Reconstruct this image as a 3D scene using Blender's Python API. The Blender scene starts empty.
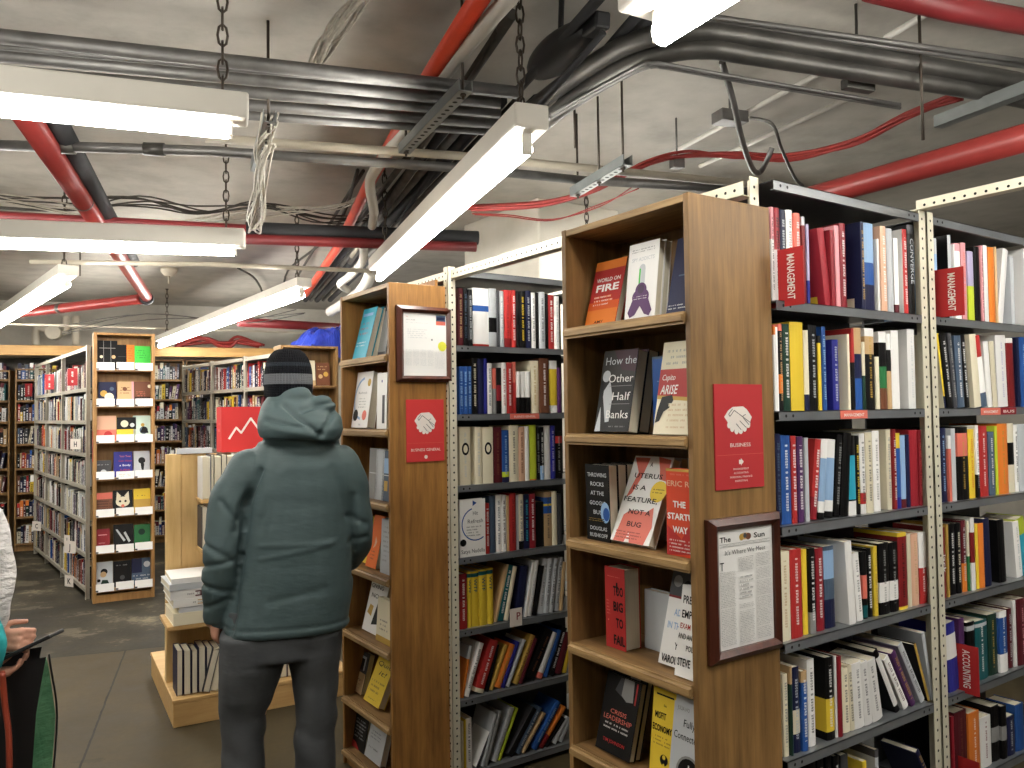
import bpy, bmesh, math, random
from mathutils import Vector, Matrix, Euler
random.seed(11)
SC = bpy.context.scene
COL = SC.collection

# ------------------------------------------------------------------ camera geometry (used to read real positions off known planes)
FPX, PITCH, ROLL, YAW, EYE = 810.53, 0.0338963815, -0.0138203028, 0.972222502, 1.70
def _axes():
    cp, sp = math.cos(PITCH), math.sin(PITCH)
    fw = Vector((0, cp, sp)); u0 = Vector((0, -sp, cp)); r0 = Vector((1, 0, 0))
    r = r0*math.cos(ROLL)+u0*math.sin(ROLL); u = -r0*math.sin(ROLL)+u0*math.cos(ROLL)
    R = Vector((math.sin(YAW), math.cos(YAW), 0)); L = Vector((-math.cos(YAW), math.sin(YAW), 0)); Z = Vector((0, 0, 1))
    f = lambda v: Vector((R.dot(v), L.dot(v), Z.dot(v)))
    return f(r), f(u), f(fw)
CR, CU, CF = _axes()
EYEP = Vector((0, 0, EYE))
def ray(x, y): return CF+CR*((x-512)/FPX)-CU*((y-384)/FPX)
def onz(x, y, z): d = ray(x, y); return EYEP+d*((z-EYE)/d.z)
def onX(x, y, X): d = ray(x, y); return EYEP+d*(X/d.x)
def onY(x, y, Y): d = ray(x, y); return EYEP+d*(Y/d.y)
def atd(x, y, dep): return EYEP+ray(x, y)*dep
def proj(p):
    v = Vector(p)-EYEP; w = v.dot(CF); return 512+FPX*v.dot(CR)/w, 384-FPX*v.dot(CU)/w
D1 = Vector((.247, .969, 0)); D2 = Vector((.969, -.247, 0))     # the building's own grid, turned from the shelf rows
def bd(a, b, z=0): return D2*a+D1*b+Vector((0, 0, z))
GRID = math.atan2(D2.y, D2.x)

cam = bpy.data.cameras.new('camera'); co = bpy.data.objects.new('camera', cam); COL.objects.link(co)
cam.sensor_width = 36; cam.lens = FPX/1024*36; cam.clip_end = 100; cam.clip_start = .05
m = Matrix.Identity(4)
for i in range(3):
    m[i][0] = CR[i]; m[i][1] = CU[i]; m[i][2] = -CF[i]; m[i][3] = EYEP[i]
co.matrix_world = m
SC.camera = co

# ------------------------------------------------------------------ colour
def s2l(c): return c/12.92 if c <= .04045 else ((c+.055)/1.055)**2.4
def rgb(r, g, b): return (s2l(r/255), s2l(g/255), s2l(b/255), 1)
PAL = {'red': (182, 44, 42), 'crimson': (146, 32, 42), 'maroon': (92, 28, 36), 'navy': (28, 32, 66), 'blue': (38, 84, 160), 'light blue': (140, 176, 216),
 'white': (236, 234, 230), 'cream': (224, 214, 184), 'black': (15, 14, 15), 'grey': (140, 140, 138), 'dark grey': (66, 66, 70), 'silver': (190, 194, 198),
 'yellow': (232, 196, 44), 'orange': (228, 120, 38), 'tan': (196, 160, 112), 'peach': (222, 172, 140), 'brown': (112, 66, 44), 'green': (40, 112, 62),
 'dark green': (26, 54, 42), 'teal': (24, 92, 96), 'purple': (84, 44, 96), 'lavender': (176, 166, 200), 'pink': (226, 150, 156), 'salmon': (226, 110, 92),
 'lime': (190, 208, 44), 'slate': (72, 90, 112), 'gold': (190, 150, 62), 'turquoise': (40, 160, 186), 'dark red': (128, 30, 32), 'bright green': (58, 190, 62), 'indigo': (42, 44, 140)}
def pal(n, j=0):
    if isinstance(n, tuple): return n
    c = PAL[n]; g = .3*c[0]+.59*c[1]+.11*c[2]; c = tuple(.88*q+.12*g for q in c); k = 1+random.uniform(-j, j)
    return rgb(min(255, c[0]*k), min(255, c[1]*k), min(255, c[2]*k))

# ------------------------------------------------------------------ materials
class NT:
    def __init__(s, name):
        s.m = bpy.data.materials.new(name); s.m.use_nodes = True; s.t = s.m.node_tree; s.t.nodes.clear()
        s.o = s.n('ShaderNodeOutputMaterial'); s.b = s.n('ShaderNodeBsdfPrincipled'); s.l(s.b.outputs[0], s.o.inputs[0])
    def n(s, t, **k):
        x = s.t.nodes.new(t)
        for a, v in k.items(): setattr(x, a, v)
        return x
    def l(s, a, b): s.t.links.new(a, b)
    def math(s, op, a, b=None, c=None):
        x = s.n('ShaderNodeMath', operation=op)
        for i, v in enumerate((a, b, c)):
            if v is None: continue
            if isinstance(v, (int, float)): x.inputs[i].default_value = v
            else: s.l(v, x.inputs[i])
        return x.outputs[0]
    def mix(s, f, a, b):
        x = s.n('ShaderNodeMix', data_type='RGBA')
        for i, v in ((0, f), (6, a), (7, b)):
            if isinstance(v, (int, float, tuple)): x.inputs[i].default_value = v
            else: s.l(v, x.inputs[i])
        return x.outputs[2]
    def noise(s, vec, scale, detail=3, rough=.55):
        x = s.n('ShaderNodeTexNoise'); x.inputs['Scale'].default_value = scale; x.inputs['Detail'].default_value = detail; x.inputs['Roughness'].default_value = rough
        if vec is not None: s.l(vec, x.inputs['Vector'])
        return x.outputs['Fac']
    def obj(s, scale=None):
        c = s.n('ShaderNodeTexCoord').outputs['Object']
        if scale is None: return c
        mp = s.n('ShaderNodeMapping'); mp.inputs['Scale'].default_value = scale; s.l(c, mp.inputs['Vector']); return mp.outputs[0]
    def ramp(s, fac, stops):
        x = s.n('ShaderNodeValToRGB'); e = x.color_ramp.elements
        while len(e) > 1: e.remove(e[-1])
        e[0].position, e[0].color = stops[0]
        for p, c in stops[1:]:
            q = e.new(p); q.color = c
        s.l(fac, x.inputs[0]); return x.outputs[0]
    def bump(s, h, strength=.2, dist=.01):
        x = s.n('ShaderNodeBump'); x.inputs['Strength'].default_value = strength; x.inputs['Distance'].default_value = dist
        s.l(h, x.inputs['Height']); s.l(x.outputs[0], s.b.inputs['Normal'])
    def base(s, c): 
        if isinstance(c, tuple): s.b.inputs['Base Color'].default_value = c
        else: s.l(c, s.b.inputs['Base Color'])
    def set(s, **k):
        for a, v in k.items(): s.b.inputs[a.replace('_', ' ')].default_value = v
def plain(name, c, rough=.5, metal=0, var=.12, scale=14, bump=0, spec=.5):
    t = NT(name); f = t.noise(t.obj(), scale, 4)
    d = tuple(x*(1-var) for x in c[:3])+(1,); e = tuple(min(1, x*(1+var)) for x in c[:3])+(1,)
    t.base(t.ramp(f, [(.3, d), (.7, e)])); t.set(Roughness=rough, Metallic=metal, Specular_IOR_Level=spec)
    if bump: t.bump(f, bump, .004)
    return t.m
def wood(name, dark, light, axis='z', rough=.5, scale=1.0):
    t = NT(name); st = {'z': (9, 9, .7), 'y': (9, .7, 9), 'x': (.7, 9, 9)}[axis]
    v = t.obj(tuple(q*scale for q in st))
    n1 = t.noise(v, 3.2, 6, .62); n2 = t.noise(t.obj((1.5, 1.5, 1.1)), 2.2, 3); n3 = t.noise(t.obj(tuple(q*5 for q in st)), 4, 2)
    f = t.math('ADD', t.math('MULTIPLY', n1, .6), t.math('ADD', t.math('MULTIPLY', n2, .3), t.math('MULTIPLY', n3, .14)))
    t.base(t.ramp(f, [(.36, dark), (.66, light)])); t.set(Roughness=rough, Specular_IOR_Level=.35); t.bump(n3, .12, .002)
    return t.m
def print_material(name, rough=.42):
    t = NT(name)
    c = t.n('ShaderNodeAttribute', attribute_name='Col'); k = t.n('ShaderNodeAttribute', attribute_name='Ink'); u = t.n('ShaderNodeUVMap', uv_map='Print')
    sx = t.n('ShaderNodeSeparateXYZ'); t.l(u.outputs[0], sx.inputs[0]); x, y = sx.outputs[0], sx.outputs[1]
    cell = t.math('MULTIPLY', x, 1.55); wn = t.n('ShaderNodeTexWhiteNoise', noise_dimensions='1D'); t.l(t.math('FLOOR', cell), wn.inputs['W'])
    fr = t.math('FRACT', cell)
    a = t.math('GREATER_THAN', wn.outputs['Value'], .2)
    a = t.math('MULTIPLY', a, t.math('LESS_THAN', t.math('ABSOLUTE', t.math('SUBTRACT', fr, .5)), .38))
    a = t.math('MULTIPLY', a, t.math('LESS_THAN', t.math('ABSOLUTE', t.math('SUBTRACT', y, .5)), .25))
    a = t.math('MULTIPLY', a, .8)
    mp = t.n('ShaderNodeMapping'); mp.inputs['Scale'].default_value = (3.4, 3.6, 1); t.l(u.outputs[0], mp.inputs['Vector'])
    a = t.math('MULTIPLY', a, t.math('GREATER_THAN', t.noise(mp.outputs[0], 1.6, 1), .43))
    t.base(t.mix(a, c.outputs['Color'], k.outputs['Color'])); t.set(Roughness=rough, Specular_IOR_Level=.2)
    return t.m
M = {}
M['print'] = print_material('book_cover_print')
M['paperprint'] = print_material('paper_print', .6)
def pages_material():
    t = NT('page_edges'); f = t.noise(t.obj((260, 260, 3)), 1.0, 2); g = t.noise(t.obj(), 3, 2)
    t.base(t.mix(t.math('MULTIPLY', f, .55), rgb(232, 224, 202), rgb(176, 166, 142))); t.set(Roughness=.85, Specular_IOR_Level=.1); return t.m
M['pages'] = pages_material()
M['wood_near'] = wood('stained_birch_near', rgb(90, 66, 37), rgb(146, 111, 66))
M['wood_near_x'] = wood('stained_birch_shelf', rgb(102, 75, 46), rgb(152, 118, 74), 'x')
M['wood_second'] = wood('stained_birch_second', rgb(102, 68, 33), rgb(161, 115, 59))
M['ply_edge'] = wood('plywood_edge', rgb(109, 83, 50), rgb(174, 142, 95), 'x', .5, 2.0)
M['wood_left'] = wood('oak_left', rgb(128, 92, 52), rgb(168, 128, 78))
M['pine'] = wood('pale_pine', rgb(196, 160, 102), rgb(222, 190, 134), 'z', .45)
M['pine_x'] = wood('pale_pine_board', rgb(180, 142, 88), rgb(208, 172, 116), 'x', .45)
M['oak_fascia'] = wood('oak_fascia', rgb(174, 129, 71), rgb(205, 163, 99), 'x', .45)
M['shelf_metal'] = plain('grey_enamel_steel', rgb(104, 107, 110), .36, .15, .14, 6)
_b = M['shelf_metal'].node_tree.nodes['Principled BSDF']; _b.inputs['Coat Weight'].default_value = .5; _b.inputs['Coat Roughness'].default_value = .2
M['shelf_dark'] = plain('dark_enamel_steel', rgb(44, 45, 48), .5, .1, .1, 6)
M['post'] = plain('cream_enamel_steel', rgb(214, 208, 186), .45, .1, .06, 9)
M['grey_rack'] = plain('pale_grey_steel', rgb(168, 162, 148), .5, .2, .08, 6)
M['hole'] = plain('punched_hole', rgb(24, 22, 20), .9, 0, .05)
M['galv'] = plain('galvanised_steel', rgb(111, 109, 106), .48, .6, .25, 9)
M['galv_dark'] = plain('dull_galvanised_steel', rgb(84, 82, 78), .45, .65, .3, 7)
M['strut'] = plain('zinc_strut', rgb(137, 141, 139), .4, .7, .12, 9)
M['red_pipe'] = plain('red_pipe_paint', rgb(132, 46, 42), .35, 0, .12, 7)
M['dark_red'] = plain('dull_red_pipe_paint', rgb(112, 30, 32), .5, 0, .12, 7)
M['orange_pipe'] = plain('orange_red_pipe_paint', rgb(206, 66, 40), .4, 0, .12, 7)
M['cream_pipe'] = plain('cream_pipe_paint', rgb(181, 172, 154), .5, 0, .08, 7)
M['white_pipe'] = plain('white_pipe_paint', rgb(198, 194, 185), .5, 0, .08, 7)
M['black_pipe'] = plain('black_insulation', rgb(38, 38, 40), .7, 0, .2, 12)
M['red_cable'] = plain('red_cable_jacket', rgb(138, 40, 34), .5, 0, .15, 30)
M['grey_cable'] = plain('grey_cable_jacket', rgb(176, 170, 156), .6, 0, .2, 30)
M['dark_cable'] = plain('dark_cable_jacket', rgb(58, 54, 48), .6, 0, .2, 30)
M['chain'] = plain('dark_chain_steel', rgb(70, 62, 54), .5, .7, .2, 30)
M['lamp_white'] = plain('lamp_enamel', rgb(206, 201, 190), .4, 0, .04, 5)
M['red_sign'] = plain('red_sign_card', rgb(190, 48, 50), .5, 0, .05, 6)
M['card_white'] = plain('white_card', rgb(234, 232, 228), .6, 0, .03, 6)
M['frame_wood'] = wood('mahogany_frame', rgb(46, 22, 16), rgb(86, 42, 28), 'z', .3)
M['blue_tarp'] = plain('blue_tarpaulin', rgb(32, 50, 140), .35, 0, .2, 8)
M['black'] = plain('black_plastic', rgb(24, 24, 26), .45, 0, .1, 8)
def tube_material(name, s, c=(1, .975, .915, 1)):
    t = NT(name); t.set(Roughness=.4); t.base((.9, .9, .9, 1)); t.b.inputs['Emission Color'].default_value = c; t.b.inputs['Emission Strength'].default_value = s
    return t.m
TUBE = 30.0
M['tube'] = tube_material('fluorescent_tube', TUBE)

# ------------------------------------------------------------------ mesh building
class MB:
    def __init__(s): s.v = []; s.f = []; s.c = []; s.k = []; s.u = []; s.mi = []; s.sm = []
    def face(s, pts, col=(1, 1, 1, 1), ink=None, uv=None, mi=0, sm=False):
        b = len(s.v); s.v += [tuple(p) for p in pts]; s.f.append(tuple(range(b, b+len(pts)))); s.c.append(col); s.k.append(ink or col)
        s.u.append(uv or [(0, -9)]*len(pts)); s.mi.append(mi); s.sm.append(sm)
    def box(s, x0, x1, y0, y1, z0, z1, col=(1, 1, 1, 1), mi=0, M4=None, cols=None, skip=''):
        P = [Vector(p) for p in ((x0, y0, z0), (x1, y0, z0), (x1, y1, z0), (x0, y1, z0), (x0, y0, z1), (x1, y0, z1), (x1, y1, z1), (x0, y1, z1))]
        if M4 is not None: P = [M4@p for p in P]
        F = {'b': (3, 2, 1, 0), 't': (4, 5, 6, 7), 'f': (0, 1, 5, 4), 'k': (2, 3, 7, 6), 'l': (3, 0, 4, 7), 'r': (1, 2, 6, 5)}
        for n, q in F.items():
            if n in skip: continue
            s.face([P[i] for i in q], (cols or {}).get(n, col), mi=mi)
    def bbox(s, x0, x1, y0, y1, z0, z1, bev=.003, mi=0, col=(1, 1, 1, 1)):
        bm = bmesh.new(); bmesh.ops.create_cube(bm, size=1)
        for v in bm.verts: v.co = Vector(((x0+x1)/2+v.co.x*(x1-x0), (y0+y1)/2+v.co.y*(y1-y0), (z0+z1)/2+v.co.z*(z1-z0)))
        b = min(bev, .45*min(x1-x0, y1-y0, z1-z0))
        bmesh.ops.bevel(bm, geom=list(bm.edges), offset=b, segments=2, affect='EDGES', profile=.5)
        s.addbm(bm, mi=mi, col=col); bm.free()
    def addbm(s, bm, M4=None, mi=0, col=(1, 1, 1, 1), sm=False):
        b = len(s.v); bm.verts.index_update()
        s.v += [tuple(M4@v.co if M4 is not None else v.co) for v in bm.verts]
        for f in bm.faces:
            s.f.append(tuple(b+v.index for v in f.verts)); s.c.append(col); s.k.append(col); s.u.append([(0, -9)]*len(f.verts)); s.mi.append(mi); s.sm.append(sm)
    def tube(s, pts, r, n=10, mi=0, col=(1, 1, 1, 1), cap=True, sm=True):
        pts = [Vector(p) for p in pts]; rs = r if isinstance(r, (list, tuple)) else [r]*len(pts)
        b = len(s.v); N = len(pts); up = None
        for i, p in enumerate(pts):
            t = (pts[min(i+1, N-1)]-pts[max(i-1, 0)]).normalized()
            if up is None:
                up = Vector((0, 0, 1)) if abs(t.z) < .9 else Vector((1, 0, 0))
            a = (up-t*up.dot(t)).normalized(); up = a; c = t.cross(a)
            for k in range(n):
                q = 2*math.pi*k/n; s.v.append(tuple(p+a*math.cos(q)*rs[i]+c*math.sin(q)*rs[i]))
        def add(f, smooth): s.f.append(f); s.c.append(col); s.k.append(col); s.u.append([(0, -9)]*len(f)); s.mi.append(mi); s.sm.append(smooth)
        for i in range(N-1):
            for k in range(n):
                k2 = (k+1) % n; add((b+i*n+k, b+i*n+k2, b+(i+1)*n+k2, b+(i+1)*n+k), sm)
        if cap:
            add(tuple(b+k for k in range(n))[::-1], False); add(tuple(b+(N-1)*n+k for k in range(n)), False)
    def disc(s, c, n, r, seg=12, col=(1, 1, 1, 1), mi=0, sx=1, sz=1, up=(0, 0, 1)):
        n = Vector(n).normalized(); a = Vector(up); a = (a-n*a.dot(n)).normalized(); b = a.cross(n)
        s.face([Vector(c)+b*math.cos(2*math.pi*k/seg)*r*sx+a*math.sin(2*math.pi*k/seg)*r*sz for k in range(seg)], col, mi=mi)
    def build(s, name, mats, parent=None, loc=None, attrs=False, M4=None):
        me = bpy.data.meshes.new(name); me.from_pydata(s.v, [], s.f); 
        if not isinstance(mats, (list, tuple)): mats = [mats]
        for q in mats: me.materials.append(q)
        me.polygons.foreach_set('material_index', s.mi); me.polygons.foreach_set('use_smooth', s.sm)
        if attrs:
            A = me.attributes.new('Col', 'FLOAT_COLOR', 'CORNER'); B = me.attributes.new('Ink', 'FLOAT_COLOR', 'CORNER'); U = me.uv_layers.new(name='Print')
            ca, cb, uu = [], [], []
            for f, c, k, u in zip(s.f, s.c, s.k, s.u):
                for i in range(len(f)): ca += c; cb += k; uu += u[i]
            A.data.foreach_set('color', ca); B.data.foreach_set('color', cb); me.uv_layers['Print'].data.foreach_set('uv', uu)
        me.update()
        o = bpy.data.objects.new(name, me); COL.objects.link(o)
        if parent is not None: o.parent = parent
        if loc is not None: o.location = loc
        if M4 is not None: o.matrix_world = M4
        return o
def bm_of(s):
    bm = bmesh.new(); vs = [bm.verts.new(v) for v in s.v]
    for f in s.f:
        try: bm.faces.new([vs[i] for i in f])
        except ValueError: pass
    return bm
def empty(name, loc=(0, 0, 0), rz=0):
    o = bpy.data.objects.new(name, None); COL.objects.link(o); o.location = loc; o.rotation_euler = (0, 0, rz); o.empty_display_size = .1; return o
def tag(o, label, cat, group=None):
    o['label'] = label; o['category'] = cat
    if group: o['group'] = group
    return o
def structure(o, label=None, cat=None):
    o['kind'] = 'structure'
    if label: o['label'] = label
    if cat: o['category'] = cat
    return o
def smooth_path(pts, k=6):
    pts = [Vector(p) for p in pts]; out = []
    for i in range(len(pts)-1):
        p0, p1, p2, p3 = pts[max(i-1, 0)], pts[i], pts[i+1], pts[min(i+2, len(pts)-1)]
        for j in range(k):
            t = j/k; out.append(.5*((2*p1)+(p2-p0)*t+(2*p0-5*p1+4*p2-p3)*t*t+(3*p1-p0-3*p2+p3)*t**3))
    return out+[pts[-1]]
# lettering: a text turned into flat polygons, cached, unit size, centred or left-aligned
_TC = {}
def text_geo(t, bold=0, align='CENTER'):
    key = (t, bold, align)
    if key in _TC: return _TC[key]
    c = bpy.data.curves.new('lettering', 'FONT'); c.body = t; c.size = 1; c.resolution_u = 2; c.offset = bold; c.align_x = align
    o = bpy.data.objects.new('lettering', c); COL.objects.link(o)
    dg = bpy.context.evaluated_depsgraph_get(); e = o.evaluated_get(dg); me = e.to_mesh()
    vs = [v.co.copy() for v in me.vertices]; fs = [tuple(p.vertices) for p in me.polygons]
    e.to_mesh_clear(); bpy.data.objects.remove(o); bpy.data.curves.remove(c)
    _TC[key] = (vs, fs); return vs, fs
def put_text(mb, t, org, ux, uy, size, col, bold=.0, align='CENTER', cond=1, fit=None, mi=0, shear=0):
    vs, fs = text_geo(t, bold, align)
    if not vs: return
    if fit:
        w = max(v.x for v in vs)-min(v.x for v in vs); cond = min(cond, fit/(w*size)) if fit > 0 else -fit/(w*size)
    ux, uy, org = Vector(ux), Vector(uy), Vector(org); n = ux.cross(uy)
    for f in fs:
        p = [org+ux*((vs[i].x+shear*vs[i].y)*size*cond)+uy*(vs[i].y*size) for i in f]
        mb.face(p, col, mi=mi)
def lines(mb, org, ux, uy, w, h, n, col, paper, fill=.62, ragged=.0, mi=0):
    """n rows of small unreadable print in a block whose top left is org."""
    ux, uy, org = Vector(ux), Vector(uy), Vector(org); p = h/n
    for i in range(n):
        ww = w*(1-random.random()*ragged); o = org-uy*(p*(i+1)-p*(1-fill)/2); hh = p*fill; s = random.random()*99
        k = ww/hh
        mb.face([o, o+ux*ww, o+ux*ww+uy*hh, o+uy*hh], paper, col, [(s, .1), (s+k, .1), (s+k, .9), (s, .9)], mi=mi)
# ------------------------------------------------------------------ the room
CEIL = 3.30
def floor_material():
    t = NT('concrete_floor'); o = t.obj(); sx = t.n('ShaderNodeSeparateXYZ'); t.l(o, sx.inputs[0]); a, b = sx.outputs[0], sx.outputs[1]
    n1 = t.noise(o, .9, 5, .6); n2 = t.noise(o, 5, 5, .65); n3 = t.noise(o, 30, 3)
    f = t.math('ADD', t.math('MULTIPLY', n1, .5), t.math('ADD', t.math('MULTIPLY', n2, .38), t.math('MULTIPLY', n3, .12)))
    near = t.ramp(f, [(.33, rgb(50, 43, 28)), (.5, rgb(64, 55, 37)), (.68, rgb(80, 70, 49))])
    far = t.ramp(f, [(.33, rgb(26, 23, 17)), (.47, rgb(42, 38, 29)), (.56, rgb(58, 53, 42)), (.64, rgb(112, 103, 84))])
    sc = t.noise(t.obj((.7, 1.5, 1)), 1.7, 6, .7); wv = t.math('MULTIPLY', t.math('SUBTRACT', n2, .5), .05)
    b = t.math('ADD', b, wv); a = t.math('ADD', a, t.math('MULTIPLY', wv, .35))
    far = t.mix(t.math('MULTIPLY', t.math('GREATER_THAN', sc, .6), .3), far, rgb(120, 111, 92)); near = t.mix(t.math('MULTIPLY', t.math('LESS_THAN', sc, .36), .35), near, rgb(44, 38, 26))
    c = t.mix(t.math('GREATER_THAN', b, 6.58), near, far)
    j1 = t.math('LESS_THAN', t.math('ABSOLUTE', t.math('SUBTRACT', b, 6.58)), .008)
    am = t.math('ABSOLUTE', t.math('SUBTRACT', t.math('FRACT', t.math('ADD', t.math('MULTIPLY', a, .5), .315+.5)), .5))
    j2 = t.math('MULTIPLY', t.math('LESS_THAN', am, .0028), t.math('LESS_THAN', b, 6.58))
    c = t.mix(t.math('MULTIPLY', t.math('MAXIMUM', j1, j2), .85), c, rgb(22, 19, 14))
    t.base(c); t.set(Specular_IOR_Level=.2); t.l(t.math('ADD', t.math('MULTIPLY', n2, .3), .48), t.b.inputs['Roughness']); t.bump(f, .12, .01)
    return t.m
def plaster(name, dark, mid, light, bump=.25):
    t = NT(name); o = t.obj(); n1 = t.noise(o, .7, 6, .62); n2 = t.noise(o, 4.5, 4, .6); n3 = t.noise(o, 60, 2)
    f = t.math('ADD', t.math('MULTIPLY', n1, .62), t.math('MULTIPLY', n2, .38))
    t.base(t.ramp(f, [(.3, dark), (.5, mid), (.7, light)])); t.set(Roughness=.75, Specular_IOR_Level=.25); t.bump(t.math('ADD', f, t.math('MULTIPLY', n3, .06)), bump, .03)
    return t.m
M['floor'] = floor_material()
M['ceiling'] = plaster('ceiling_plaster', rgb(144, 140, 131), rgb(177, 172, 162), rgb(194, 189, 179))
M['wall'] = plaster('wall_plaster', rgb(150, 145, 134), rgb(176, 171, 160), rgb(192, 188, 178), .15)
M['column'] = plaster('column_paint', rgb(196, 190, 174), rgb(212, 206, 192), rgb(222, 216, 204), .08)
A0, A1, B0, B1 = -5.2, 8.5, -4.6, 12.62
def room_box(name, a0, a1, b0, b1, z0, z1, mat):
    mb = MB(); mb.box(a0, a1, b0, b1, z0, z1); o = mb.build(name, mat); o.rotation_euler = (0, 0, GRID); structure(o); return o
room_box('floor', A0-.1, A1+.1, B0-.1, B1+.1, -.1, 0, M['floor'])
room_box('ceiling', A0-.1, A1+.1, B0-.1, B1+.1, CEIL, CEIL+.1, M['ceiling'])
room_box('wall_back', A0-.1, A1+.1, B1, B1+.1, 0, CEIL, M['wall'])
room_box('wall_front', A0-.1, A1+.1, B0-.1, B0, 0, CEIL, M['wall'])
room_box('wall_left', A0-.1, A0, B0, B1, 0, CEIL, M['wall'])
room_box('wall_right', A1, A1+.1, B0, B1, 0, CEIL, M['wall'])
def band(px, py, b):
    d = ray(px, py); p = EYEP+d*(b/(d.x*D1.x+d.y*D1.y)); return Vector((p.x*D2.x+p.y*D2.y, b, p.z))
mb = MB(); mb.bbox(-4.2, 2.9, 11.6, 11.66, 2.49, 2.615, .004); o = mb.build('trim_1', M['oak_fascia']); o.rotation_euler = (0, 0, GRID); structure(o, 'oak fascia board running over the far bookcases', 'fascia')
cb = MB(); cb.bbox(3.56, 4.36, 4.84, 5.92, 0, CEIL, .012); structure(cb.build('column', M['column']), 'square cream painted column rising behind the second steel rack', 'column')

# ------------------------------------------------------------------ wooden bookcases and steel racks
def bookcase(name, label, loc, rz, w, d, h, zs, mats, tk=.02, group=None, side_d=None, back_h=None, nose=.034, kick=.07, cat='bookcase'):
    """front at local y=0 facing -y, origin at the middle of the front on the floor."""
    side, shelf, edge = mats; sd = side_d or d
    t = tag(empty(name, loc, rz), label, cat, group)
    for s in (-1, 1):
        b = MB(); x0, x1 = (-w/2, -w/2+tk) if s < 0 else (w/2-tk, w/2)
        b.bbox(x0, x1, 0, sd, 0, h, .002); b.build('side_panel', side, t)
    b = MB(); b.bbox(-w/2+tk, w/2-tk, .003, d-.02, h-.022, h-.001, .002); b.build('top_panel', edge, t)
    b = MB(); b.box(-w/2+tk, w/2-tk, d-.018, d-.004, 0, back_h or h-.002); b.build('back_panel', side, t)
    for z in zs:
        b = MB(); b.bbox(-w/2+tk, w/2-tk, .006, d-.02, z-.022, z, .001)
        bm = bmesh.new(); bmesh.ops.create_cube(bm, size=1)
        for v in bm.verts: v.co = Vector((v.co.x*(w-2*tk+.001), -.004+v.co.y*.024, z-nose/2+.002+v.co.z*nose))
        bmesh.ops.bevel(bm, geom=[e for e in bm.edges if abs(e.verts[0].co.x-e.verts[1].co.x) > .1], offset=.009, segments=3, affect='EDGES')
        b.addbm(bm, mi=1); bm.free(); b.build('shelf', [shelf, edge], t)
    if kick:
        b = MB(); b.box(-w/2+tk, w/2-tk, .012, .03, 0, kick); b.build('kickboard', side, t)
    return t
def post_mesh(x, y, sx, sy, z1, w=.04, hole=.034, rh=.0048):
    """slotted angle post with its corner at (x, y), legs running sx and sy, punched holes down both legs."""
    b = MB(); q = .003
    b.box(min(x, x+sx*w), max(x, x+sx*w), min(y, y+sy*q), max(y, y+sy*q), 0, z1); b.box(min(x, x+sx*q), max(x, x+sx*q), min(y, y+sy*w), max(y, y+sy*w), 0, z1)
    z = .03
    while z < z1-.01:
        b.disc((x+sx*w*.55, y-sy*.0004, z), (0, -sy, 0), rh, 8, mi=1); b.disc((x-sx*.0004, y+sy*w*.55, z), (-sx, 0, 0), rh, 8, mi=1); z += hole
    return b
def steel_rack(name, label, bays, yf, yb, zs, ztop, group=None, mats=None, loc=(0, 0, 0), rz=0, holes=True, lip=.028, posts=None, wp=.04):
    mp, ms, md = mats or (M['post'], M['shelf_metal'], M['shelf_dark'])
    t = tag(empty(name, loc, rz), label, 'shelving', group); sh = []
    for x, s, *dy in posts:
        for y, sy in ((yf, 1), (yb, -1)):
            post_mesh(x, y+(dy[0]*sy if dy else 0), s, sy, ztop+.012, wp, .034 if holes else 9).build('post', [mp, M['hole']], t)
    for x0, x1 in bays:
        for z in list(zs)+[ztop]:
            b = MB(); b.box(x0, x1, yf, yb, z-.0025, z, mi=1 if z == ztop else 0)
            for y in (yf, yb-.002):
                b.box(x0, x1, y, y+.002, z-lip, z)
            b.box(x0, x1, yf+.002, yf+.012, z-lip, z-lip+.002)
            for q in (.03, .062):
                for xx in (x0+q, x1-q): b.disc((xx, yf-.0004, z-lip*.5), (0, -1, 0), .005, 8, mi=2)
            o = b.build('shelf', [ms, md, M['hole']], t); sh.append((o, x0, x1, z))
        b = MB(); ym = (yf+yb)/2; b.box(x0, x1, ym-.003, ym+.003, .03, ztop-.03); b.build('back_panel', md, t)
    return t, sh
ZS = [2.01, 1.69, 1.36, 1.03, .70, .385, .05]
ZC = [1.96, 1.626, 1.298, .97, .652, .328, .075]
WN = (M['wood_near'], M['wood_near_x'], M['ply_edge']); WS = (M['wood_second'], M['wood_near_x'], M['ply_edge'])
A_Y0, A_Y1, A_X = 1.503, 2.055, 1.602
caseA = bookcase('bookcase', 'tall brown plywood end bookcase nearest the camera, with the framed newspaper on its side', (A_X, (A_Y0+A_Y1)/2, 0), -math.pi/2, A_Y1-A_Y0, .262, 2.28, ZC, WN, side_d=.334, back_h=2.278, group='plywood end bookcases')
B_Y0, B_Y1, B_X = 3.245, 3.80, 1.562
caseB = bookcase('bookcase', 'brown plywood end bookcase beside the person, with the BUSINESS GENERAL sign on its side', (B_X, (B_Y0+B_Y1)/2, 0), -math.pi/2, B_Y1-B_Y0, .262, 2.28, ZC, WS, side_d=.286, back_h=2.312, group='plywood end bookcases')
rackA, shA = steel_rack('steel_shelving', 'near two bay grey steel shelving with cream slotted posts, behind the nearest end bookcase', [(1.94, 2.712), (2.802, 3.62)], 1.488, 2.04, ZS, 2.36,
    'steel shelving rows', posts=[(1.925, -1, .04), (2.752, -1), (2.762, 1), (3.66, -1)])
rackB, shB = steel_rack('steel_shelving', 'second grey steel shelving row, behind the BUSINESS GENERAL bookcase', [(1.894, 2.72), (2.80, 3.62)], 3.228, 3.79, ZS, 2.36,
    'steel shelving rows', posts=[(1.852, 1), (2.722, 1), (2.80, -1), (3.66, -1)])
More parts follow.
